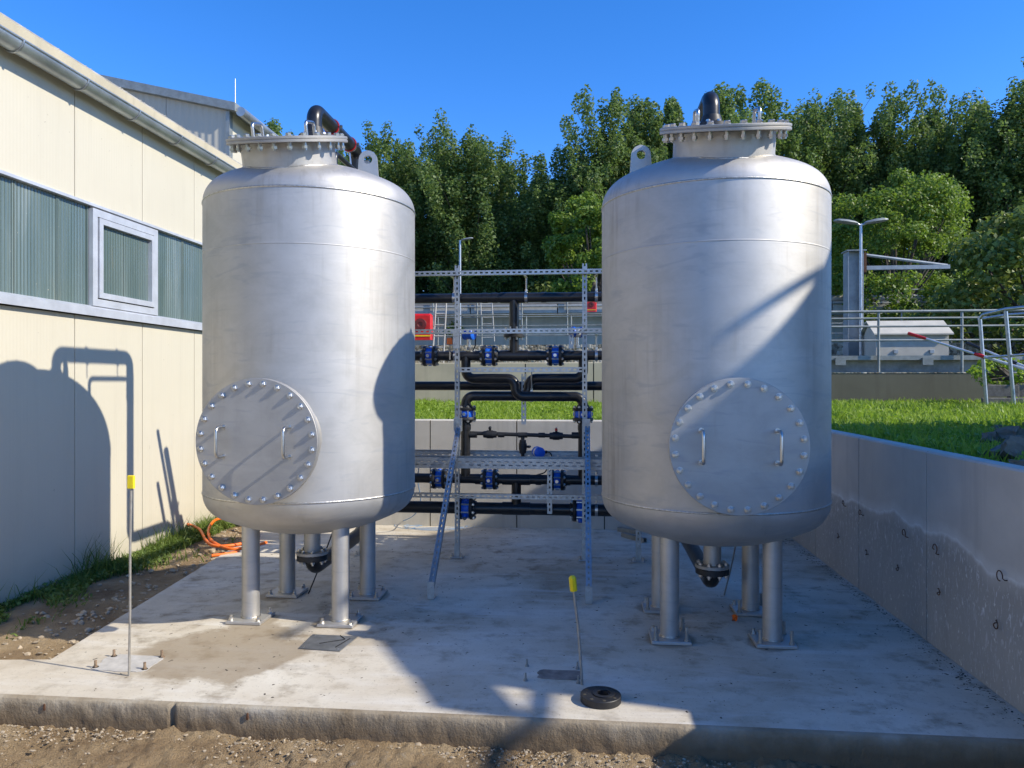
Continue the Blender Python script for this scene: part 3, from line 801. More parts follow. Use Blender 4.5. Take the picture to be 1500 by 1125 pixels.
for x, z in ((XM, Z1), (XM, Z2), (XM+.02, Z6), (XM+.02, Z7)):
    big = PR+.006 if z != Z7 else .061
    mb = MB(); mb.cyl((x-.13, 0, z), (x+.13, 0, z), big, seg=22); mb.build('tee', M['pipe'], pw, smooth=40)
for x in (-.45, -1.02, -.18, -1.3):
    for z in (Z2, Z6): collar([(x, PY, z), (1, 0, 0)])
for x, z in ((XL, 1.2), (XR, 1.2), (XL, .86), (XR, .86), (XL, 1.40), (XR, 1.40)): collar([(x, PY, z), (0, 0, 1)])
for x in (-.95, -.40, -.86): collar([(x, PY, Z1), (1, 0, 0)])
# flanged joint in the upper drop
for dz in (-.022, .022):
    mb = MB(); mb.cyl((XM, 0, 2.075+dz-.013), (XM, 0, 2.075+dz+.013), .098, seg=30); mb.build('flange', M['pipe_matte'], pw, smooth=30)
mb = MB()
for k in range(8):
    a = 2*math.pi*(k+.5)/8; mb.cyl((XM+.08*math.cos(a), .08*math.sin(a), 2.015), (XM+.08*math.cos(a), .08*math.sin(a), 2.135), .009, seg=8)
mb.build('flange_bolts', M['bolt'], pw, smooth=30)
# tank-top runs
for T, ZF, ZP in ((TL, 3.372, 3.60), (TR, 3.317, 3.55)):
    b = Vector((T.x, T.y+.04, 0))
    pipe('pipe', [(b.x, b.y, ZF+.01), (b.x, b.y, ZP), (T.x, 6.283, ZP), (T.x, 6.283, 3.2)], .055, .085, 24)
    mb = MB(); mb.lathe([(0,ZF), (.112,ZF), (.112,ZF+.029), (.075,ZF+.044), (.062,ZF+.094), (0,ZF+.094)], loc(b), seg=40); mb.build('flange', M['pipe_matte'], pw, smooth=35)
    mb = MB()
    for k in range(8):
        a = 2*math.pi*(k+.5)/8; q = Vector(loc(b))+Vector((.09*math.cos(a), .09*math.sin(a), 0)); mb.cyl(q+Vector((0,0,ZF+.029)), q+Vector((0,0,ZF+.046)), .014, seg=6)
    mb.build('flange_bolts', M['bolt'], pw, smooth=30)
    pipe('vent_pipe', [(T.x+.015, T.y+.45, 3.0), (T.x+.015, T.y+.45, ZP-.19), (T.x+.015, 6.22, ZP-.19)], .02, .05, 12)
    for yy in (T.y+.42, T.y+.85):
        mb = MB(); c = Vector(loc((T.x, yy, ZP)))
        mb.lathe([(.056, -.016), (.062, -.016), (.062, .016), (.056, .016)], c, (0,1,0), 24, True); mb.build('clamp_liner', M['red'], pw, smooth=30)
        mb = MB(); mb.lathe([(.0615, -.010), (.066, -.010), (.066, .010), (.0615, .010)], c, (0,1,0), 24, True); mb.cyl(c+Vector((0,0,-.06)), c+Vector((.015,0,-.185)), .006, seg=8); mb.cyl(c+Vector((.066,-.008,0)), c+Vector((.085,-.008,0)), .012, seg=6); mb.build('pipe_clamp', M['bolt'], pw, smooth=30)
    # lower elbow flange
    mb = MB(); c = Vector(loc((T.x, T.y, 0)))
    mb.lathe([(0,.345), (.110,.345), (.110,.380), (0,.380)], c, seg=40); mb.lathe([(.0565,.325), (.070,.325), (.070,.346), (.0565,.346)], c, seg=24, closed=True); mb.build('flange', M['pipe_matte'], pw, smooth=30)
    mb = MB()
    for k in range(8):
        a = 2*math.pi*(k+.5)/8; q = c+Vector((.09*math.cos(a), .09*math.sin(a), 0)); mb.cyl(q+Vector((0,0,.318)), q+Vector((0,0,.425)), .008, seg=8); mb.cyl(q+Vector((0,0,.33)), q+Vector((0,0,.345)), .015, seg=6); mb.cyl(q+Vector((0,0,.405)), q+Vector((0,0,.418)), .015, seg=6)
    mb.build('flange_bolts', M['bolt'], pw, smooth=30)
# thin sampling line with ball valves
ZS = 1.128
pipe('sample_pipe', [(XL+.04, PY, ZS+.015), (XR-.04, PY, ZS-.010)], .0185, 0, 14, 'pipe_matte')
pipe('sample_pipe', [(-.597, PY, ZS), (-.597, PY, .90)], .0175, 0, 14, 'pipe_matte')
for x in (XL+.07, XR-.07): mb = MB(); mb.cyl((x-.035,0,ZS), (x+.035,0,ZS), .030, seg=16); mb.build('reducer', M['pipe_matte'], pw, smooth=40)
mb = MB(); mb.cyl((-.64,0,ZS), (-.555,0,ZS), .025, seg=16); mb.build('tee', M['pipe_matte'], pw, smooth=40)
for x in (-.80, -.42): mb = MB(); mb.cyl((x-.03,0,ZS), (x+.03,0,ZS), .024, seg=16); mb.build('reducer', M['pipe_matte'], pw, smooth=40)

# ------------------------------------------------------------------ ball valves on the thin line
def ball_valve(label, p, axis, hmat):
    t = thing('ball_valve', label, 'valve', p, 'small ball valves')
    a = Vector(axis); e = Vector((0,0,1)) if abs(a.z) < .5 else Vector((1,0,0))
    mb = MB(); mb.cyl(-a*.03, a*.03, .038, seg=18); mb.build('body', M['pipe_matte'], t, smooth=40)
    for s in (-1, 1): mb = MB(); mb.cyl(a*(.03*s), a*(.062*s), .034, .031, seg=12); mb.build('union_nut', M['pipe_matte'], t, smooth=20)
    mb = MB(); mb.cyl(e*.03, e*.062, .012, seg=10); mb.build('stem', M['pipe_matte'], t, smooth=40)
    mb = MB(); v = Vector((0,-1,0)); mb.tube([e*.064-v*.03, e*.068, e*.06+v*.045], .011, 8); mb.build('lever', hmat, t, smooth=50)
ball_valve('black handled ball valve at the left end of the thin pipe', (-.905, PY, ZS+.004), (1,0,0), M['pipe_matte'])
ball_valve('red handled ball valve at the right end of the thin pipe', (-.285, PY, ZS-.006), (1,0,0), M['red'])
ball_valve('ball valve on the short drop below the thin pipe', (-.597, PY, 1.02), (0,0,1), M['pipe_matte'])

# ------------------------------------------------------------------ blue butterfly valves
def valve_meshes():
    out = {}
    mb = MB(); mb.lathe([(.046,-.03), (.078,-.03), (.080,-.026), (.080,.026), (.078,.03), (.046,.03)], (0,0,0), (1,0,0), 36, True)
    for a in (0, math.pi): mb.cyl((0,.07*math.cos(a),.0), (0,.108*math.cos(a),0), .019, seg=14)
    for sx in (-1, 1): mb.cyl((0, 0, .074*sx), (0, 0, .092*sx), .020, .016, seg=10)
    out['body'] = (mb, 'blue', 35)
    mb = MB(); mb.cyl((0,-.108,0), (0,-.119,0), .015, seg=16); out['boss'] = (mb, 'bolt', 35)
    for nm, s in (('flange', -1), ('flange_b', 1)):
        mb = MB(); mb.lathe([(.046, .0325*s), (.094, .0325*s), (.096, .036*s), (.096, .056*s), (.092, .060*s), (.062, .064*s), (.054, .085*s), (.046, .085*s)], (0,0,0), (1,0,0), 40, True)
        out[nm] = (mb, 'pipe_matte', 30)
    mb = MB()
    for k in range(8):
        a = 2*math.pi*(k+.5)/8; y, z = .0835*math.cos(a), .0835*math.sin(a)
        mb.cyl((-.078, y, z), (.078, y, z), .0075, seg=8)
        for s in (-1, 1): mb.cyl((.060*s, y, z), (.073*s, y, z), .014, seg=6)
    out['bolts'] = (mb, 'bolt', 30)
    return out
VM = valve_meshes(); VME = {}
for k, (mb, mt, sm) in VM.items():
    o = mb.build(k.replace('_b', ''), M[mt], smooth=sm); VME[k] = o.data; bpy.data.objects.remove(o)
def butterfly(label, p, rot=(0,0,0), scale=1.0):
    t = thing('butterfly_valve', label, 'valve', p, 'blue valves of the pipework'); t.rotation_euler = rot; t.scale = (scale,)*3
    for k, me in VME.items(): inst(k.replace('_b', ''), me, t)
    return t
def xz(px, py): p = on_y(px, py, PY); return p
butterfly('blue valve at left end of the upper pipe, next to the left tank', (-1.476, PY, Z2))
butterfly('blue valve in the upper pipe, just left of the central tee', (-.912, PY, Z2))
butterfly('blue valve in the upper pipe, just right of the central tee', (-.292, PY, Z2))
butterfly('blue valve in the lower pipe, at the left behind the leaning brace', (-1.385, PY, Z6))
butterfly('blue valve in the lower pipe, left of its tee below the cable tray', (-.905, PY, Z6))
butterfly('blue valve in the lower pipe, right of its tee below the cable tray', (-.275, PY, Z6))
butterfly('upright blue valve on the left riser above the thin pipe', (XL, PY, 1.325), (0, R(90), 0))
butterfly('upright blue valve on the right riser above the thin pipe', (XR, PY, 1.325), (0, R(90), 0))
butterfly('blue valve in the lowest pipe behind the left frame post', (-1.13, PY, Z7), (R(40), 0, 0), 1.15)
butterfly('blue valve in the lowest pipe behind the right frame post', (-.06, PY, Z7), (R(-120), 0, 0), 1.15)

# ------------------------------------------------------------------ steel support frame
FY = 6.87
fr = thing('support_frame', 'galvanised slotted steel support frame carrying the black pipes', 'frame', (0, FY, 0))
def strut(name, p0, p1, n, parent=fr, base=FY, mat='galv', **kw):
    mb = MB(); mb.strut((p0[0], p0[1]-base, p0[2]), (p1[0], p1[1]-base, p1[2]), n, **kw); return mb.build(name, M[mat], parent, solid=.0028)
for x, ztop in ((-1.195, 2.70), (-.022, 2.70), (.46, 1.05), (-2.10, 1.05)):
    o = strut('post', (x, FY, .012), (x, FY, ztop), (0,-1,0))
    mb = MB(); mb.cbox(x-.06, x+.06, -.055, .055, .003, .012, .003); mb.box(x-.024, x+.024, -.028, -.022, .012, .13); mb.build('base_plate', M['galv'], o)
    for sx in (-1, 1): inst('anchor_bolt', B_ANC, o, loc=(x+sx*.042, -.03, .012))
o = strut('riser_post', (-1.885, 6.30, 1.9), (-1.885, 6.30, 3.52), (1,0,0))
for z, x0, x1 in ((2.622, -2.3, 1.1), (2.087, -2.3, 1.1), (1.735, -1.17, -.045), (.578, -2.1, 1.0)):
    strut('rail', (x0, FY-.043, z), (x1, FY-.043, z), (0,-1,0))
for x in (-1.195, -.022):
    xo = x+.035; o = strut('brace', (xo, 5.535, .09), (xo-.01, 6.80, 1.21), (0,-1,.1))
    mb = MB(); mb.box(xo-.026, xo+.026, -1.36, -1.352, .003, .13); mb.box(xo-.026, xo+.026, -1.352, -1.27, .003, .010); mb.cyl((xo, -1.362, .085), (xo, -1.372, .085), .013, seg=6); mb.build('brace_foot', M['galv'], o)
    mb = MB(); mb.box(x-.022, x+.05, -.075, -.024, 1.17, 1.29); mb.cyl((x+.01,-.077,1.25), (x+.01,-.086,1.25), .012, seg=6); mb.build('bracket', M['galv'], o)
mb = MB(); mb.box(-1.225, -1.165, -.072, -.066, 1.93, 2.10); mb.cyl((-1.195,-.074,2.05), (-1.195,-.082,2.05), .012, seg=6); mb.cyl((-1.195,-.074,1.98), (-1.195,-.082,1.98), .012, seg=6); mb.build('gusset_plate', M['galv'], fr)
strut('bracket_arm', (-.34, FY, .42), (-.34, FY, .88), (0,-1,0))
strut('bracket_arm', (-.145, FY+.05, 1.93), (-.145, FY+.05, 2.12), (0,-1,0))
strut('bracket_arm', (-.60, FY+.26, 1.22), (-.60, FY+.26, 1.70), (0,-1,0))
for x, z, top in ((-1.245, Z1, 2.60), (-.565, Z1, 2.60), (.085, Z1, 2.60), (.085, Z2, 2.06), (-1.235, Z2, 2.06), (-.515, Z4, 1.72), (.085, Z6, .95), (.085, Z7, .58)):
    r = PR if z != Z7 else .056
    mb = MB(); mb.lathe([(r+.0005, -.013), (r+.006, -.013), (r+.006, .013), (r+.0005, .013)], (x, PY-FY, z), (1,0,0), 28, True)
    mb.cyl((x, PY-FY, z+r), (x, PY-FY, top), .007, seg=8); mb.cyl((x, PY-FY-.012, z+r+.004), (x, PY-FY+.012, z+r+.004), .012, seg=8); mb.cyl((x, PY-FY, z+r+.012), (x, PY-FY, z+r+.032), .012, seg=6)
    mb.box(x-.012, x+.012, -.03, PY-FY+.02, top-.006, top)
    o = mb.build('pipe_clamp', M['bolt'], fr, smooth=30)

# cable trays
def tray(label, y0, y1, z0, z1, x0, x1, lid=False):
    t = thing('cable_tray', label, 'cable tray', (0, y0, z0), 'cable trays')
    h = z1-z0; D = y1-y0; L = x1-x0
    for yy, nm in ((0, 'side_rail'), (D, 'side_rail')):
        mb = MB(); k = int(L/.07); st = L/k
        rows = [0, h*.28, h*.40, h*.60, h*.72, h]
        for i in range(5):
            if i in (1, 3):
                for q in range(k): 
                    a = x0+st*q + (st*.5 if i == 3 else 0); mb.quad((a, yy, rows[i]), (a+st*.5, yy, rows[i]), (a+st*.5, yy, rows[i+1]), (a, yy, rows[i+1]))
            else: mb.quad((x0, yy, rows[i]), (x1, yy, rows[i]), (x1, yy, rows[i+1]), (x0, yy, rows[i+1]))
        s = 1 if yy == 0 else -1
        mb.quad((x0, yy, h), (x1, yy, h), (x1, yy+.014*s, h), (x0, yy+.014*s, h)); mb.build(nm, M['galv'], t, solid=.0015)
    mb = MB(); k = int(L/.10); st = L/k
    for q in range(k): mb.quad((x0+st*q, 0, 0), (x0+st*q+st*.62, 0, 0), (x0+st*q+st*.62, D, 0), (x0+st*q, D, 0))
    mb.quad((x0, 0, .0), (x1, 0, .0), (x1, D*.2, .0), (x0, D*.2, .0)); mb.quad((x0, D*.8, .0), (x1, D*.8, .0), (x1, D, .0), (x0, D, .0))
    mb.build('tray_bottom', M['galv'], t, solid=.0015)
tray('perforated steel cable tray across the front of the frame at knee height', 6.60, 6.805, .855, .945, -2.2, 1.1)
tray('perforated steel cable tray running behind the pipe risers', 7.16, 7.40, .87, .945, -2.4, 1.2)

# instruments
def transmitter(label, p, face=0.0, white=True):
    t = thing('pressure_transmitter', label, 'instrument', p, 'blue pressure transmitters'); t.rotation_euler = (0, 0, face)
    mb = MB(); mb.lathe([(0,-.045), (.040,-.045), (.046,-.038), (.046,.038), (.040,.045), (0,.045)], (0,0,.10), (0,1,0), 24); mb.build('housing', M['white'] if white else M['blue'], t, smooth=35)
    for s in (-1, 1): mb = MB(); mb.lathe([(.046,.028*s), (.051,.030*s), (.051,.050*s), (.043,.055*s), (0,.055*s)], (0,0,.10), (0,1,0), 24); mb.build('cap', M['blue'], t, smooth=35)
    mb = MB(); mb.cyl((0,0,.055), (0,0,-.02), .020, seg=14); mb.lathe([(0,-.05),(.030,-.05),(.030,-.02),(0,-.02)], seg=6); mb.build('stem', M['bolt'], t, smooth=35)
    mb = MB(); mb.cyl((.04,0,.10), (.085,0,.10), .015, seg=12); mb.build('gland', M['pipe_matte'], t, smooth=35)
    mb = MB(); mb.tube([(.08,0,.10), (.13,.01,.09), (.135,.02,.0), (.07,.03,-.10), (.0,.05,-.12)], .006, 8, .05); mb.build('cable', M['pipe_matte'], t, smooth=60)
    return t
transmitter('blue and white transmitter just right of the left frame post', (-1.105, 6.99, 1.97), R(65), False)
transmitter('blue and white transmitter just left of the right frame post', (-.095, 6.99, 1.985), R(-60))
transmitter('blue and white transmitter standing behind the cable tray', (-.455, 7.03, .865), R(20))
t = thing('tag_box', 'small orange box beside the left frame post', 'box', (-1.265, 6.86, 1.93)); mb = MB(); mb.cbox(-.025, .025, -.02, .02, .04, .10, .004); mb.build('case', M['orange'], t); mb = MB(); mb.cyl((0,0,.045), (0,0,-.10), .006, seg=8); mb.build('probe', M['rod'], t)

# ------------------------------------------------------------------ small things on the slab
p = on_z(189, 990)
t = thing('marker_rod', 'tall thin rod with a yellow tag standing in front of the left tank', 'rod', p, 'yellow tagged rods')
mb = MB(); mb.tube([(0,0,-.01), (.006,0,.35), (.004,.004,.7), (.014,0,1.10)], .0065, 8); mb.build('rod', M['rod'], t, smooth=60)
mb = MB(); mb.cbox(-.020, .020, -.009, .009, 0, .072, .004); mb.build('tag', M['yellow'], t, loc=(.014, -.003, 1.035))
p = on_z(853, 1003)
t = thing('marker_rod', 'short leaning rod with a yellow cap beside the black flange ring', 'rod', p, 'yellow tagged rods')
mb = MB(); mb.tube([(0,0,-.01), (-.010,0,.15), (-.024,0,.33), (-.055,.004,.575)], .0075, 8); mb.build('rod', M['rod'], t, smooth=60)
mb = MB(); mb.lathe([(0,0), (.019,0), (.020,.004), (.020,.070), (.012,.082), (0,.084)], seg=8); o = mb.build('cap', M['yellow'], t, smooth=30, loc=(-.046, .003, .50)); o.rotation_euler = (0, -.10, 0)
p = on_z(880, 1027)
t = thing('flange_ring', 'black plastic flange ring lying on the front of the slab', 'flange', p)
mb = MB(); mb.lathe([(.040,.0), (.101,.0), (.103,.003), (.103,.034), (.101,.037), (.040,.037)], seg=56, closed=True); mb.build('ring', M['pipe_matte'], t, smooth=30)
mb = MB(); mb.lathe([(.034,.030), (.056,.030), (.058,.034), (.058,.0415), (.056,.043), (.036,.043), (.034,.041)], (.016,.004,0), seg=40, closed=True); mb.build('inner_ring', M['pipe'], t, smooth=30)
for k in range(8):
    a = 2*math.pi*k/8+.2; mb = MB(); mb.lathe([(0,.0372),(.009,.0372),(.009,.0378),(0,.0378)], (.083*math.cos(a), .083*math.sin(a), 0), seg=12); mb.build('bolt_hole', M['joint'], t)
# loose grey plate with bent corner
c = [on_z(x, y) for x, y in ((438,951), (498,955), (524,934), (458,931))]; cc = sum(c, Vector())/4
t = thing('cover_plate', 'grey metal plate lying on the slab before the left tank legs', 'plate', cc)
mb = MB(); q = [v-cc for v in c]; mb.prism([(v.x, v.y) for v in q], 'z', .003, .009); mb.build('sheet', simple('grey_plate', (.20,.21,.22), .5, .6, .25, 14, .2, 60), t)
mb = MB(); mb.tube([q[0]*.35+q[2]*.05+Vector((0,0,.011)), q[1]*.1+q[2]*.55+Vector((0,0,.011)), q[2]*.6+q[3]*.35+Vector((0,0,.011))], .003, 6, .01); mb.tube([q[1]*.65+Vector((0,0,.011)), q[2]*.7+q[1]*.1+Vector((0,0,.011))], .003, 6); mb.build('wire_scrap', M['pipe_matte'], t)
for v in (q[0]*.85, q[1]*.85, q[3]*.85): mb = MB(); mb.cyl(v+Vector((0,0,.009)), v+Vector((0,0,.013)), .008, seg=8); mb.build('screw', M['bolt'], t)
# anchor groups left for later equipment
def anchor_patch(label, center, rx, ry, bolts, mat, rusty):
    t = thing('anchor_patch', label, 'anchor patch', center)
    mb = MB(); n = 40; ring_ = []
    for k in range(n):
        a = 2*math.pi*k/n; e = 1/max(abs(math.cos(a))**1.0, abs(math.sin(a)), .001)
        f = min(e, 1.22)*(1+.12*mnoise.noise(Vector((math.cos(a)*2, math.sin(a)*2, rx*9))))
        ring_.append((rx*f*math.cos(a), ry*f*math.sin(a)))
    mb.prism(ring_, 'z', .0005, .004); mb.build('grout', mat, t)
    for bp in bolts:
        o = MB(); o.cyl((0,0,0), (0,0,.004), .018 if rusty else .012, seg=12); o.cyl((0,0,.003), (0,0,.013), .011 if rusty else .009, seg=6); o.cyl((0,0,.008), (0,0,.042), .0075 if rusty else .0055, seg=10)
        o.build('anchor_bolt', M['rustrod'] if rusty else M['rod'], t, smooth=30, loc=bp-center)
def wet(name, a, b_): return simple(name, a, .75, 0, .25, 9, .2, 40)
anchor_patch('pale grout patch with four rusty bolts at the foot of the tall rod', on_z(188, 972), .17, .12, [on_z(x, y) for x, y in ((167,962),(140,978),(237,963),(212,981))], simple('pale_grout', (.44,.42,.385), .8, 0, .2, 12, .2, 50), True)
anchor_patch('dark stained patch with four grey bolts in the slab, behind the flange ring', on_z(820, 989), .12, .065, [on_z(x, y) for x, y in ((772,976),(770,997),(846,980),(847,1001))], simple('stained_concrete', (.21,.18,.155), .8, 0, .45, 14, .2, 50), False)
# hoses and cables
p = on_z(320, 800, -.05)
t = thing('hose', 'orange hose coiled in the grass beside the cream building', 'hose', p)
def sp(x, y, z): q = on_z(x, y, 0); return (q.x-p.x, q.y-p.y, z+.05)
mb = MB()
hose = [sp(275,776,.06), sp(292,782,.05), sp(303,796,.02), sp(318,803,.02), sp(350,800,.02), sp(375,792,.02), sp(372,776,.03), sp(345,769,.06), sp(318,771,.08), sp(306,783,.06), sp(310,796,.03), sp(335,806,.015), sp(365,803,.01), sp(390,796,.01)]
def smooth_path(pts, n=6):
    P = [Vector(q) for q in pts]; out = []
    for i in range(len(P)-1):
        a = P[max(0,i-1)]; b = P[i]; c = P[i+1]; d = P[min(len(P)-1,i+2)]
        for k in range(n):
            s = k/n; out.append(.5*((2*b)+(c-a)*s+(2*a-5*b+4*c-d)*s*s+(3*b-a-3*c+d)*s**3))
    return out+[P[-1]]
mb.tube(smooth_path(hose), .015, 10); mb.build('tube', M['orange'], t, smooth=70)
mb = MB(); mb.tube(smooth_path([sp(310,814,0), sp(335,811,0), sp(350,808,.0)]), .015, 10); mb.build('tube_end', M['orange'], t, smooth=70)
p = on_z(640, 772)
t = thing('cable_coil', 'thin blue cable lying in loose loops before the back wall', 'cable', p)
def sq(x, y, z=.006): v = on_z(x, y, 0); return (v.x-p.x, v.y-p.y, z)
pts = [(0,0,0)]
mb = MB(); path = []
for k in range(46):
    a = 2*math.pi*k/15; e = .75+.5*math.sin(k*.37)**2
    v = on_z(643+42*e*math.cos(a), 772.5+4.2*math.sin(a)*e, 0); path.append((v.x-p.x, v.y-p.y, .006+.0015*(k/15)))
path = [sq(585,766), sq(578,771), sq(595,775), sq(620,774)] + path
mb.tube(smooth_path(path, 3), .003, 6); mb.build('cable', M['bluecable'], t, smooth=70)
q = on_y(617, 665, 7.3)-p; e = Vector(sq(585,766))
mb = MB(); mb.tube(smooth_path([q, on_y(612, 700, 7.6)-p, on_y(616, 735, 7.8)-p, on_y(606, 755, 8.0)-p, e]), .006, 6); mb.build('cable_drop', M['bluecable'], t, smooth=70)
for (T, a, b, lab) in ((TL, (482,770), (452,870), 'thin black earthing wire under the left tank'), (TR, (1071,795), (1061,872), 'thin grey earthing wire under the right tank')):
    g0 = on_z(*b); t = thing('earth_wire', lab, 'wire', g0)
    top = Vector((T.x+(.16 if T is TL else .20), T.y+.12, .66))
    mb = MB(); mb.tube(smooth_path([(0,0,.003), (top-g0)*.5+Vector((.01,0,.01)), top-g0]), .0055, 6); mb.build('wire', M['pipe_matte'] if T is TL else M['rod'], t, smooth=60)
# offcuts of slotted rail on the floor behind the right tank
for (a, b, lab) in (((906,778),(938,783),'short slotted rail offcut on the slab by the back wall, farther one'), ((912,786),(945,795),'short slotted rail offcut on the slab near the small post')):
    A = on_z(*a); B = on_z(*b); t = thing('rail_offcut', lab, 'rail offcut', A)
    mb = MB(); mb.strut(Vector((0,0,.024)), B-A+Vector((0,0,.024)), (0,0,1)); mb.build('channel', M['galv_dull'], t, solid=.0025)
p = on_z(1076, 909); t = thing('scrap', 'crumpled orange scrap between the right tank legs', 'litter', p)
mb = MB()
for k in range(12): 
    a = random.uniform(0, 6.28); r = random.uniform(.002,.012); v = Vector((r*math.cos(a), r*math.sin(a), random.uniform(.004,.03))); d = Vector((random.gauss(0,1), random.gauss(0,1), random.gauss(0,1)))*.006; e = d.orthogonal()*.8; mb.quad(v-d-e, v+d-e, v+d+e, v-d+e)
mb.build('foil', M['orange'], t)
# bits of dark debris scattered over the slab
mb = MB()
for k in range(2200):
    x = random.uniform(-3.0, 2.05); y = random.uniform(3.7, 8.3)
    s = random.choice([.0015,.002,.002,.003,.004]) * random.uniform(.7, 1.5)
    if random.random() < .35 and x < 1.95: x = 2.1-abs(random.gauss(0,.05))
    h = s*random.uniform(.4,.9); a = random.uniform(0,3.1); L = s*random.uniform(1,2.6); c_, s_ = math.cos(a), math.sin(a)
    n = len(mb.v)
    for u, v in ((-L,-s),(L,-s*.6),(L*.8,s),(-L,s*.7)): mb.v.append((x+u*c_-v*s_, y+u*s_+v*c_, .0008))
    mb.v.append((x, y, h)); mb.f += [(n,n+1,n+4),(n+1,n+2,n+4),(n+2,n+3,n+4),(n+3,n,n+4)]
tag(mb.build('grit', M['bark']), 'dark grit and crumbs of soil scattered over the slab', 'grit', kind='stuff')
# stones along the dirt
mb = MB()
def stone(mb, x, y, z, s):
    n = len(mb.v); bm = bmesh.new(); bmesh.ops.create_icosphere(bm, subdivisions=1, radius=s)
    o = Vector((random.uniform(0,9), random.uniform(0,9), 0)); sc = Vector((random.uniform(.8,1.5), random.uniform(.7,1.2), random.uniform(.5,.85)))
    for v in bm.verts:
        k = 1+.45*mnoise.noise(v.co/s*1.2+o); mb.v.append((x+v.co.x*k*sc.x, y+v.co.y*k*sc.y, z+v.co.z*k*sc.z))
    for f in bm.faces: mb.f.append(tuple(n+v.index for v in f.verts))
    bm.free()
for k in range(2600):
    x = random.uniform(-3.6, 2.6); y = 3.57-abs(random.gauss(0,.12))-.006; s = random.choice([.002,.003,.003,.004,.005,.008])*random.uniform(.7,1.3)
    if k < 14: s = random.uniform(.012,.02)
    stone(mb, x, y, -.135+.004-.02*max(0,x-.2), s)
for k in range(420):
    y = random.uniform(4.1, 8.3); x = -3.14-(y-4.1)*.113-abs(random.gauss(0,.35))-.03
    if x > -4.3: stone(mb, x, y, -.06, random.choice([.005,.008,.012,.02])*random.uniform(.8,1.3))
tag(mb.build('gravel', M['pebble'], smooth=40), 'loose pebbles and crumbs along the foot of the slab', 'gravel', kind='stuff')

# ------------------------------------------------------------------ basins and railings behind
def span(a, b, st): 
    out = [a]
    while out[-1]+st < b-.01: out.append(out[-1]+st)
    return out+[b]
xs = span(-7.5, 3.9, 1.27)
panel_wall('basin_wall', 'sunlit cream basin wall of concrete panels behind the pipework', M['wall_cream'], list(zip(xs, xs[1:])), 'y', 14.0, 14.22, .9, 1.99, .02)
bw = thing('basin_wall', 'dark mossy basin wall behind the grass on the right', 'wall', (0, 14, 0))
mb = MB(); mb.box(3.9, 13, 0, .35, .9, 1.778); mb.build('wall', M['wall_moss'], bw)
mb = MB(); mb.box(3.88, 13, -.006, .38, 1.782, 1.80); mb.build('coping', M['aggregate'], bw)
mb = MB(); mb.box(3.9, 13, .30, .34, 1.80, 2.09); mb.build('channel_wall', M['galv_dull'], bw)
mb = MB(); mb.box(3.9, 13, .10, .30, 2.02, 2.10); mb.build('channel_beam', M['galv_dull'], bw)
for x in (4.55, 6.05, 7.5, 9.0): mb = MB(); mb.box(x-.09, x+.09, .06, .105, 1.93, 2.06); mb.build('beam_bracket', M['galv_dull'], bw)
def railing(label, A, B, posts, zs, ztop, r=.024, mat='galv_dull', zb=None):
    A = Vector(A); B = Vector(B); t = thing('railing', label, 'railing', A)
    for s in posts:
        p = (B-A)*s; mb = MB(); mb.cyl(p, p+Vector((0,0,ztop-A.z)), r, seg=10); mb.build('post', M[mat], t, smooth=50)
    for i, z in enumerate(zs):
        mb = MB(); k = r*(1.05 if i == 0 else .8); mb.cyl(Vector((0,-k*.3,z-A.z)), B-A+Vector((0,-k*.3,z-A.z)), k, seg=10); mb.build('rail', M[mat], t, smooth=50)
    return t
x0, x1 = 3.8, 9.6
pp = [(on_y(px, 500, 14.05).x-x0)/(x1-x0) for px in (1287, 1409, 1530)]+[.02]
railing('galvanised tube railing along the mossy wall on the right', (x0, 14.05, 1.80), (x1, 14.05, 1.80), pp, (2.887, 2.765, 2.62, 2.37), 2.87)
bk = thing('basin_wall', 'long grey basin wall with pebbled top band, farther back', 'wall', (0, 17, 0))
mb = MB(); mb.box(-9, 16, 0, .4, .9, 2.07); mb.build('wall', M['wall_grey'], bk)
for a, b in zip(span(-9, 16, 2.2), span(-9, 16, 2.2)[1:]): mb = MB(); mb.box(a+.012, b-.012, -.04, .44, 2.07, 2.47); mb.build('parapet_block', M['aggregate'], bk)
railing('thin grey railing on the pebbled basin wall', (-9, 17.2, 2.47), (16, 17.2, 2.47), [(-9+.4+1.03*k+9)/25 for k in range(24)], (3.17, 2.92, 2.70), 3.18, .016, 'galv_dull')
cl = thing('clarifier', 'far concrete clarifier tank with walkway and pipe on top', 'tank', (0, 26, 0))
mb = MB(); mb.box(-13, 24, 0, .5, .9, 3.95); mb.build('wall', M['wall_grey'], cl)
for a, b in zip(span(-13, 24, 3.0), span(-13, 24, 3.0)[1:]): mb = MB(); mb.box(a+.02, b-.02, -.45, .6, 3.98, 4.28); mb.build('walkway_beam', M['concrete_beam'], cl)
mb = MB(); mb.tube([(-13, -.2, 4.40), (24, -.2, 4.40)], .10, 12); mb.build('pipe', M['concrete_beam'], cl, smooth=50)
for k in range(12): mb = MB(); x = -12+3*k+.7; mb.box(x-.10, x+.10, -.52, -.46, 3.75, 4.05); mb.build('bracket', M['galv_dull'], cl)
railing('grey railing running in front of the far clarifier', (-13, 25.5, 3.2), (24, 25.5, 3.2), [k/24 for k in range(25)], (4.62, 4.2, 3.85), 4.62, .026, 'galv_dull')

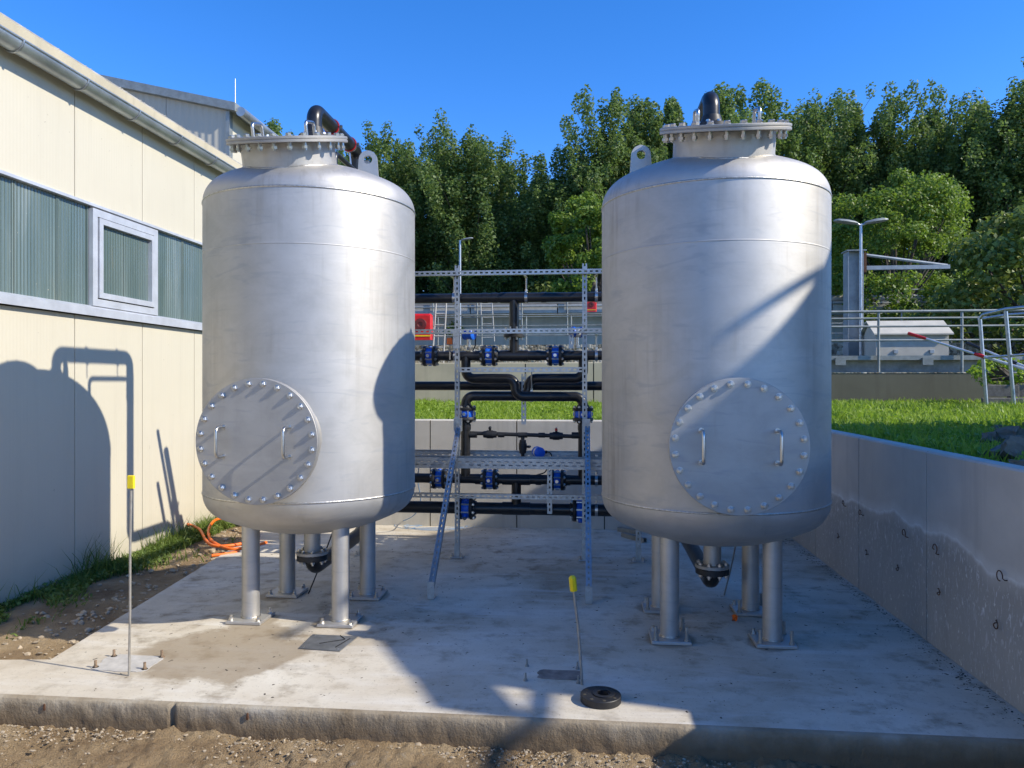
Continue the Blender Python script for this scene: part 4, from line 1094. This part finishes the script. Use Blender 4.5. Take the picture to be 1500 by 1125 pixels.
# ladder, life-ring cases
def ladder(label, p, h, w_, lean, mat, n):
    t = thing('ladder', label, 'ladder', p)
    for s in (-1, 1): mb = MB(); mb.tube([(s*w_/2, 0, 0), (s*w_/2*.9+lean, .15, h)], .02, 6); mb.build('stile', mat, t)
    for k in range(n): z = h*(k+.6)/n; mb = MB(); mb.tube([(-w_/2+lean*z/h, .15*z/h, z), (w_/2+lean*z/h, .15*z/h, z)], .016, 6); mb.build('rung', mat, t)
p = on_y(641, 505, 16.8); ladder('pale ladder leaning on the far railing, right of the red case', (p.x, 16.8, 2.0), 1.55, .26, .06, M['concrete_beam'], 6)
p = on_y(714, 470, 25.0); ladder('pale ladder on the far clarifier, left of the central pipe', (p.x, 25.2, 3.0), 1.6, .42, -.1, M['concrete_beam'], 7)
def ringcase(label, px, py, y, s):
    p = on_y(px, py, y); t = thing('life_ring_case', label, 'case', p, 'red cases on railings')
    mb = MB(); mb.cbox(-.30*s, .30*s, -.09*s, .09*s, -.34*s, .34*s, .05*s); mb.build('case', M['red'], t)
    mb = MB(); mb.lathe([(0,0),(.16*s,0),(.15*s,.02*s),(.07*s,.025*s),(.06*s,.01*s),(0,.01*s)], (0,-.09*s,.06*s), (0,-1,0), 24); mb.build('dial', simple('dark_red', (.12,.01,.01), .5), t, smooth=40)
    mb = MB(); mb.box(-.26*s, .26*s, -.10*s, -.088*s, -.25*s, -.22*s); mb.build('latch', M['yellow'], t)
ringcase('large red case hanging on the railing next to the left tank', 617, 479, 16.85, .88)
ringcase('small red case on the railing by the right frame post', 866, 448, 16.85, .40)

# sheet metal housing
p = on_y(1325, 521, 15.3)
hb = thing('pump_housing', 'beige sheet metal housing with pitched lid behind the right railing', 'housing', (p.x, 15.3, 2.12))
mb = MB(); mb.box(-.66, .66, -.35, .35, 0, .44); mb.box(-.62, .62, -.31, .31, -1.2, 0); mb.build('body', M['housing'], hb)
mb = MB(); mb.prism([(-.42, .40), (-.42, .425), (0, .70), (.42, .425), (.42, .40), (0, .672)], 'x', -.72, .72); mb.build('lid', M['housing'], hb)
for x in (-.3, .35): mb = MB(); mb.cbox(x-.04, x+.04, -.375, -.351, .05, .12, .004); mb.build('latch', M['galv'], hb)
mb = MB(); mb.prism([(-.30, .44), (.30, .44), (0, .66)], 'x', -.655, .655); mb.build('gable', M['housing'], hb)

# davit column and lamp posts
p = on_y(1250, 500, 15.9)
dv = thing('davit_crane', 'grey steel davit column with a slim triangular jib', 'crane', (p.x, 15.9, 2.05))
mb = MB(); mb.box(-.15, -.135, -.15, .15, -1.1, 2.22); mb.box(.135, .15, -.15, .15, -1.1, 2.22); mb.box(-.135, .135, -.006, .006, -1.1, 2.22); mb.build('column', M['paint_grey'], dv)
mb = MB(); mb.box(-.18, .20, -.18, .18, 2.22, 2.24); mb.build('cap_plate', M['paint_grey'], dv)
mb = MB(); mb.box(.155, 1.85, -.05, .05, 1.85, 1.93); mb.build('jib', M['paint_grey'], dv)
mb = MB(); mb.tube([(.16, 0, 2.17), (1.82, 0, 1.92)], .03, 8); mb.build('tie_bar', M['paint_grey'], dv)
mb = MB(); mb.box(.19, .24, -.06, .06, 1.80, 2.20); mb.build('hinge', M['rust'], dv)
def lamp(label, px, base_py, top_py, y, heads, r=.035, zb=None, hs=1.0):
    b = on_y(px, base_py, y); tp = on_y(px, top_py, y).z
    zb = bank_z(b.x, y) if zb is None else zb
    t = thing('street_lamp', label, 'lamp post', (b.x, y, zb), 'lamp posts behind the basins')
    mb = MB(); mb.cyl((0,0,0), (0,0,tp-zb), r, r*.75, seg=12); mb.build('pole', M['galv'], t, smooth=50)
    for s in heads:
        mb = MB(); mb.tube([(0,0,tp-zb-.03), (s*.10*hs,-.02,tp-zb+.01)], .022, 8); mb.build('arm', M['galv'], t, smooth=50)
        mb = MB(); prof = [(.0,.03), (.05,.055), (.20,.075), (.36,.07), (.44,.04), (.46,.02)]
        for (xa, ha), (xb, hb_) in zip(prof, prof[1:]): pass
        n0 = len(mb.v)
        for xx, hh in prof:
            xx = (.06+xx)*hs; lift = .14*xx
            for k in range(10):
                a = 2*math.pi*k/10; yy = hh*1.35*math.cos(a)*hs; zz = hh*(.75 if math.sin(a) > 0 else .45)*math.sin(a)*hs
                mb.v.append((s*xx, yy, tp-zb+lift+zz))
        for i in range(len(prof)-1):
            for k in range(10): j = (k+1) % 10; mb.f.append((n0+10*i+k, n0+10*i+j, n0+10*i+10+j, n0+10*i+10+k))
        mb.f.append(tuple(n0+k for k in range(10))); mb.f.append(tuple(n0+10*(len(prof)-1)+k for k in range(10)))
        mb.build('lamp_head', M['galv_dull'], t, smooth=50)
lamp('twin headed street lamp standing beside the davit column', 1261, 500, 328, 15.6, (-1, 1))
lamp('single headed street lamp behind the frame, before the trees', 674, 480, 352, 22.0, (1,), .04, hs=.75)

# steps with handrail, poles, rubble on the right bank
b0 = at_d(1446, 600, 11.4); b0.z = 1.18
st = thing('steps', 'weathered wooden steps with bent tube handrail at the right edge', 'steps', b0)
def rel(px, py, d): return at_d(px, py, d)-b0
for i, (pa, pb, d) in enumerate((((1435,463),(1446,604),11.4), ((1473,455),(1487,612),10.9), ((1543,447),(1560,630),10.2))):
    mb = MB(); mb.tube([rel(*pb, d), rel(*pa, d)], .026, 10); mb.build('rail_post', M['galv'], st, smooth=50)
mb = MB(); mb.tube([rel(1435,467,11.4), rel(1440,461,11.35), rel(1473,453,10.9), rel(1560,444,10.2)], .026, 10, .05); mb.build('handrail', M['galv'], st, smooth=50)
mb = MB(); mb.tube([rel(1440,524,11.4), rel(1480,521,10.9), rel(1560,515,10.2)], .020, 10); mb.build('mid_rail', M['galv'], st, smooth=50)
mb = MB(); mb.tube([rel(1432,468,12.6), rel(1475,461,12.4), rel(1560,456,12.0)], .024, 10); mb.build('handrail', M['galv'], st, smooth=50)
for r_, (d, za, zb_) in enumerate(((11.6, -.12, .20), (11.75, .21, .40))):
    for k in range(4):
        c = at_d(1462+r_*6+k*44, 590, d)-b0; mb = MB(); mb.cbox(-.23, .23, -.03, .03, za+.01, zb_, .008); o = mb.build('plank', M['wood'], st, loc=(c.x, c.y, 0)); o.rotation_euler = (0, R(random.uniform(-1,1)), R(-4))
def pole(label, a, b, tip):
    A, B = a, b; t = thing('telescopic_pole', label, 'pole', A); d = (B-A).normalized(); L = (B-A).length
    mb = MB(); mb.cyl(d*.28, d*L*.55, .019, seg=10); mb.build('tube', M['alu'], t, smooth=50)
    mb = MB(); mb.cyl(d*L*.55, d*L, .024, seg=10); mb.build('outer_tube', M['alu'], t, smooth=50)
    mb = MB(); mb.lathe([(0,0),(.024,.004),(.026,.02),(.024,.26),(.020,.30),(0,.30)], (0,0,0), d, 12); mb.build('grip', tip, t, smooth=50)
    mb = MB(); mb.cyl(d*(L*.55-.06), d*(L*.55+.08), .027, seg=10); mb.build('lock_sleeve', tip, t, smooth=50)
pole('aluminium pole with red grip resting across the right handrail', at_d(1330, 488, 12.2), at_d(1530, 550, 10.75), M['red'])
pole('aluminium pole with black grip lying below the red gripped one', at_d(1416, 502, 11.9), at_d(1545, 556, 10.6), M['pipe_matte'])
names = ['largest', 'upright', 'flat', 'leaning', 'smallest', 'rearmost', 'nearest', 'pale']
for i, (px, py, s, rz) in enumerate(((1468,672,.12,.3),(1492,676,.16,1.1),(1452,650,.10,.7),(1482,645,.13,2.0),(1510,655,.16,.2),(1462,632,.08,1.4),(1500,690,.09,.9),(1520,630,.14,.5))):
    p = on_z(px, py, 1.14); mb = MB(); bm = bmesh.new(); bmesh.ops.create_cube(bm, size=1); bmesh.ops.subdivide_edges(bm, edges=bm.edges, cuts=3, use_grid_fill=True)
    for v in bm.verts:
        k = v.co.copy(); v.co = Vector((k.x*1.5*s, k.y*1.0*s, k.z*.75*s)) + mnoise.noise_vector(k*2.2+Vector((i*3,0,0)))*s*.22
    me = bpy.data.meshes.new('rubble_stone'); bm.to_mesh(me); bm.free(); me.materials.append(M['stone'])
    o = bpy.data.objects.new('rubble_stone', me); COL.objects.link(o); o.location = (p.x, p.y, 1.14+s*.28); o.rotation_euler = (random.uniform(-.5,.5), random.uniform(-.5,.5), rz)
    tag(o, 'grey rubble stone on the bank above the right wall, %s of the heap' % names[i], 'stone', 'rubble stones on the right bank')

# ------------------------------------------------------------------ vegetation
def leaf_quads(mb, c, rad, n, size, up=.3, asp=.7):
    for _ in range(n):
        while True:
            d = Vector((random.uniform(-1,1), random.uniform(-1,1), random.uniform(-1,1)))
            if d.length_squared <= 1: break
        p = Vector((c[0]+d.x*rad[0], c[1]+d.y*rad[1], c[2]+d.z*rad[2]))
        nrm = (Vector((random.gauss(0,.75), random.gauss(0,.75), random.gauss(0,.75)+up)) + d*1.1).normalized()
        u = nrm.orthogonal().normalized(); u = Matrix.Rotation(random.uniform(0,6.28), 3, nrm) @ u; v = nrm.cross(u)
        s = size*random.uniform(.6, 1.35)
        n0 = len(mb.v)
        mb.v += [tuple(p-u*s*.5), tuple(p+v*s*.5*asp), tuple(p+u*s*.5), tuple(p-v*s*.5*asp)]
        mb.f.append((n0, n0+1, n0+2, n0+3))
def crown_mesh(name, mb, mat):
    me = bpy.data.meshes.new(name); me.from_pydata(mb.v, [], mb.f); me.materials.append(mat); return me
def poplar_meshes(seed, hgt, wid, nlimb, nleaf, leaf, first=.22):
    random.seed(seed); tr = MB(); cr = MB()
    tr.tube([(0,0,-.3), (random.uniform(-.1,.1), 0, hgt*.35), (random.uniform(-.2,.2), random.uniform(-.2,.2), hgt*.92)], [.20, .14, .02], 8)
    clumps = []
    for i in range(nlimb):
        f = first+(.97-first)*((i+random.random())/nlimb); z0 = hgt*f*.82
        a = i*2.399+random.uniform(-.5,.5); prof = math.sin(math.pi*min(1, (1-f)*1.05+.10))**.7
        L = wid*prof*random.uniform(.55, 1.2)
        tip = Vector((math.cos(a)*L, math.sin(a)*L, min(hgt*1.02, z0+hgt*random.uniform(.10,.26))))
        b = Vector((0,0,z0)); mid = b*.5+tip*.5+Vector((0,0,-.15))
        tr.tube([b, mid, tip], [.05*(1.2-f), .03*(1.2-f), .008], 5)
        m = random.randint(4, 6)
        for k in range(m):
            s = .30+.75*k/(m-1); q = b.lerp(tip, min(s, 1.04)) + Vector((random.gauss(0,.16), random.gauss(0,.16), random.gauss(0,.2)))
            clumps.append((q, random.uniform(.16,.40)*wid/2.2*(1.15-.35*s)))
    for i in range(int(nlimb*.5)):
        clumps.append((Vector((random.gauss(0,.30)*wid*.4, random.gauss(0,.30)*wid*.4, hgt*random.uniform(.62,1.0))), random.uniform(.22,.42)))
    tot = sum(r*r for _, r in clumps)
    for q, r in clumps:
        leaf_quads(cr, q, (r, r, r*2.1), max(10, int(nleaf*r*r/tot)), leaf, .2)
    t = tr.build('trunk', M['bark'], smooth=60); tm = t.data; bpy.data.objects.remove(t)
    return tm, crown_mesh('crown', cr, M['leaf_poplar'])
def round_meshes(seed, hgt, wid, nclump, nleaf, leaf, mat, base=.25, clump=.34):
    random.seed(seed); tr = MB(); cr = MB()
    tr.tube([(0,0,-.3), (.1,0,hgt*.3), (-.1,.1,hgt*.7)], [.2*wid/3, .14*wid/3, .04], 8)
    for i in range(nclump):
        while True:
            d = Vector((random.uniform(-1,1), random.uniform(-1,1), random.uniform(-1,1)))
            if .25 < d.length <= 1: break
        d = d.normalized()*(d.length**.45)
        q = Vector((d.x*wid/2, d.y*wid/2, hgt*(base+(1-base)*(.5+.5*d.z))))
        q += Vector((mnoise.noise(d*2+Vector((seed,0,0))), mnoise.noise(d*2+Vector((0,seed,0))), mnoise.noise(d*2+Vector((0,0,seed)))))*wid*.10
        r = clump*wid/3.2*random.uniform(.6,1.25)
        if i % 3 == 0: tr.tube([(0,0,hgt*.35), q*.6+Vector((0,0,hgt*.12)), q], [.05, .03, .008], 5)
        leaf_quads(cr, q, (r, r, r*.75), nleaf//nclump, leaf, .5)
    t = tr.build('trunk', M['bark'], smooth=60); tm = t.data; bpy.data.objects.remove(t)
    return tm, crown_mesh('crown', cr, mat)
def plant(name, label, cat, meshes, p, sc=1.0, rz=0.0, group=None, szz=None):
    t = thing(name, label, cat, p, group); t.scale = (sc, sc, szz or sc); t.rotation_euler = (0, 0, rz)
    inst('trunk' if cat == 'tree' else 'stem', meshes[0], t); inst('crown' if cat == 'tree' else 'foliage', meshes[1], t)
    return t
POP = [poplar_meshes(11, 14, 2.3, 66, 48000, .145), poplar_meshes(12, 14, 2.7, 70, 52000, .145, .18), poplar_meshes(13, 14, 2.1, 60, 44000, .145, .26), poplar_meshes(14, 14, 3.2, 76, 58000, .145, .15)]
DT = 42.0
ords = ['first', 'second', 'third', 'fourth', 'fifth', 'sixth', 'seventh', 'eighth', 'ninth', 'tenth', 'eleventh', 'twelfth', 'thirteenth', 'fourteenth', 'fifteenth', 'sixteenth', 'seventeenth', 'eighteenth', 'nineteenth', 'twentieth']
row = [(398,186,0,44),(470,215,2,45),(545,206,1,42),(592,214,0,44),(640,214,3,43),(694,197,3,41),(742,240,2,46),(790,262,0,44),(838,222,1,40),(893,158,1,39),(938,152,0,41),(985,150,2,42),(1058,138,0,40),(1125,133,1,41),(1196,150,3,42),(1245,158,0,43),(1308,146,1,41),(1372,166,2,42),(1430,152,3,39),(1496,124,3,37)]
for i, (px, py, k, d) in enumerate(row):
    tp = at_d(px, py+2, d); zb = 1.2
    s = (tp.z-zb)/14.15
    plant('poplar_tree', 'tall poplar in the far row of trees, %s counting from the left' % ords[i], 'tree', POP[k], (tp.x, tp.y, zb), 1.15*(.8+.2*s)*random.uniform(.95,1.08), random.uniform(0,6.28), 'far row of poplars', s)
MAP = round_meshes(21, 7.4, 4.6, 190, 60000, .105, M['leaf_bright'], .12)
p = at_d(1312, 560, 25); plant('maple_tree', 'bright green round tree behind the twin street lamp', 'tree', MAP, (p.x, p.y, 1.2), 1.0, 0)
MAP2 = round_meshes(22, 8.0, 4.0, 130, 30000, .14, M['leaf_bright'], .15)
p = at_d(872, 560, 30); plant('maple_tree', 'bright green tree left of the right tank top', 'tree', MAP2, (p.x, p.y, 1.2), 1.0, 1)
BU = [round_meshes(31, 4.4, 6.0, 100, 20000, .18, M['leaf_under'], .05, .40), round_meshes(32, 3.8, 5.2, 90, 17000, .18, M['leaf_under'], .05, .40)]
for i, (px, sc) in enumerate(((420,1.0),(545,1.1),(625,1.0),(705,1.05),(785,1.1),(865,1.15),(945,1.0),(1050,1.05),(1150,1.0),(1225,1.15),(1300,1.1),(1385,1.25),(1465,1.35),(1550,1.3))):
    p = at_d(px, 560, 35+1.5*(i % 3)); plant('undergrowth_bush', 'dark bush below the poplars, %s along the row from the left' % ords[i], 'bush', BU[i % 2], (p.x, p.y, 1.1), sc, i*1.3, 'dark bushes below the poplars')
SH = round_meshes(41, 3.4, 3.0, 80, 16000, .10, M['leaf_shrub'], .05, .40)
for px, d, sc, lab in ((650, 27.6, 1.0, 'light green shrub behind the left frame post'), (1450, 18.5, .85, 'yellow green shrub behind the right railing'), (1525, 16.0, 1.25, 'yellow green shrub at the right picture edge'), (1395, 22, .9, 'light green shrub below the bright round tree')):
    p = at_d(px, 560, d); plant('shrub', lab, 'shrub', SH, (p.x, p.y, 1.15), sc, px*.1, 'light green shrubs')
p = at_d(1478, 575, 12.2); HE = round_meshes(51, .5, 1.1, 26, 900, .07, M['grass'], .1, .42)
plant('leafy_weed', 'low leafy weeds growing on top of the wooden steps', 'plant', HE, (p.x, p.y, 1.52), 1.0, 0)

# grass on the bank
random.seed(5)
def blade(mb, x, y, z, h, w_, lean):
    a = random.uniform(0, 6.283); dx, dy = math.cos(a), math.sin(a); b = random.uniform(0, 6.283); lx, ly = math.cos(b)*lean*h, math.sin(b)*lean*h
    n = len(mb.v)
    mb.v += [(x-dx*w_, y-dy*w_, z), (x+dx*w_, y+dy*w_, z), (x+dx*w_*.7+lx*.4, y+dy*w_*.7+ly*.4, z+h*.6), (x-dx*w_*.7+lx*.4, y-dy*w_*.7+ly*.4, z+h*.6), (x+lx, y+ly, z+h)]
    mb.f += [(n,n+1,n+2,n+3), (n+3,n+2,n+4)]
mb = MB()
def sow(x0, x1, y0, y1, dens, hmin, hmax, keep=None):
    for _ in range(int((x1-x0)*(y1-y0)*dens)):
        x = random.uniform(x0, x1); y = random.uniform(y0, y1)
        g = mnoise.noise(Vector((x*1.1, y*1.1, 4)))
        if keep and not keep(x, y): continue
        if g < -.35 and random.random() < .5: continue
        h = random.uniform(hmin, hmax)*(1+.7*g)
        blade(mb, x, y, bank_z(x, y)-.01, max(.03, h), random.uniform(.004,.009)*(1 if y < 10 else 1.5), random.uniform(.2,.8))
        if random.random() < .16:
            leaf_quads(mb, (x, y, bank_z(x, y)+h*.5), (.05,.05,.03), 3, .05, 1.5)
sow(-3.2, 2.3, 8.47, 13.95, 850, .05, .13)
sow(2.26, 9.0, 4.4, 13.95, 620, .05, .15, lambda x, y: x < .66*y+.4)
mb_o = mb.build('grass', M['grass'], solid=0); tag(mb_o, 'bright green grass covering the bank behind the walls', 'grass', kind='stuff')
# weeds on the strip beside the cream building
mb = MB()
for _ in range(9000):
    y = random.uniform(3.95, 9.5); x = XW+.02+abs(random.gauss(0, .22))
    g = mnoise.noise(Vector((x*2.2, y*1.5, 9)))
    lim = .10 if y < 6.3 else .30
    if x > -3.15-(y-4.1)*.113-.03 or (g < .02 and x > XW+lim): continue
    h = random.uniform(.03,.10)*(1+.8*g)
    if y > 6.2: h *= 1.5
    blade(mb, x, y, -.085, max(.03, h), random.uniform(.003,.007), random.uniform(.3,.9))
    if random.random() < .25: leaf_quads(mb, (x, y, -.06+h*.4), (.04,.04,.02), 3, .035, 1.5)
tag(mb.build('grass', M['grass_weed'], solid=0), 'patchy weeds and grass along the foot of the cream building', 'grass', kind='stuff')
random.seed(77)
for i, (px, py, h, n, lab) in enumerate(((130,868,.42,22,'tall grass tuft against the cream wall, nearest the tank shadow edge'), (152,852,.36,20,'tall grass tuft in the sunlit strip just right of the tank shadow'), (230,812,.34,26,'dense grass tuft at the cream wall behind the tall rod'), (262,800,.34,24,'dense grass tuft at the cream wall left of the orange hose'), (20,905,.30,10,'sparse dry stalks against the cream wall at the left edge'), (300,790,.30,18,'grass tuft right beside the orange hose'))):
    p = on_x(px, py, XW+.06); mb = MB()
    for _ in range(n*3):
        blade(mb, random.gauss(0,.07)+.03, random.gauss(0,.13), 0, h*random.uniform(.35,1), .004, random.uniform(.2,1.0))
    o = mb.build('grass_tuft', M['grass_weed'], solid=0, loc=(XW+.06, p.y, -.09)); tag(o, lab, 'grass tuft', 'grass tufts at the cream wall')
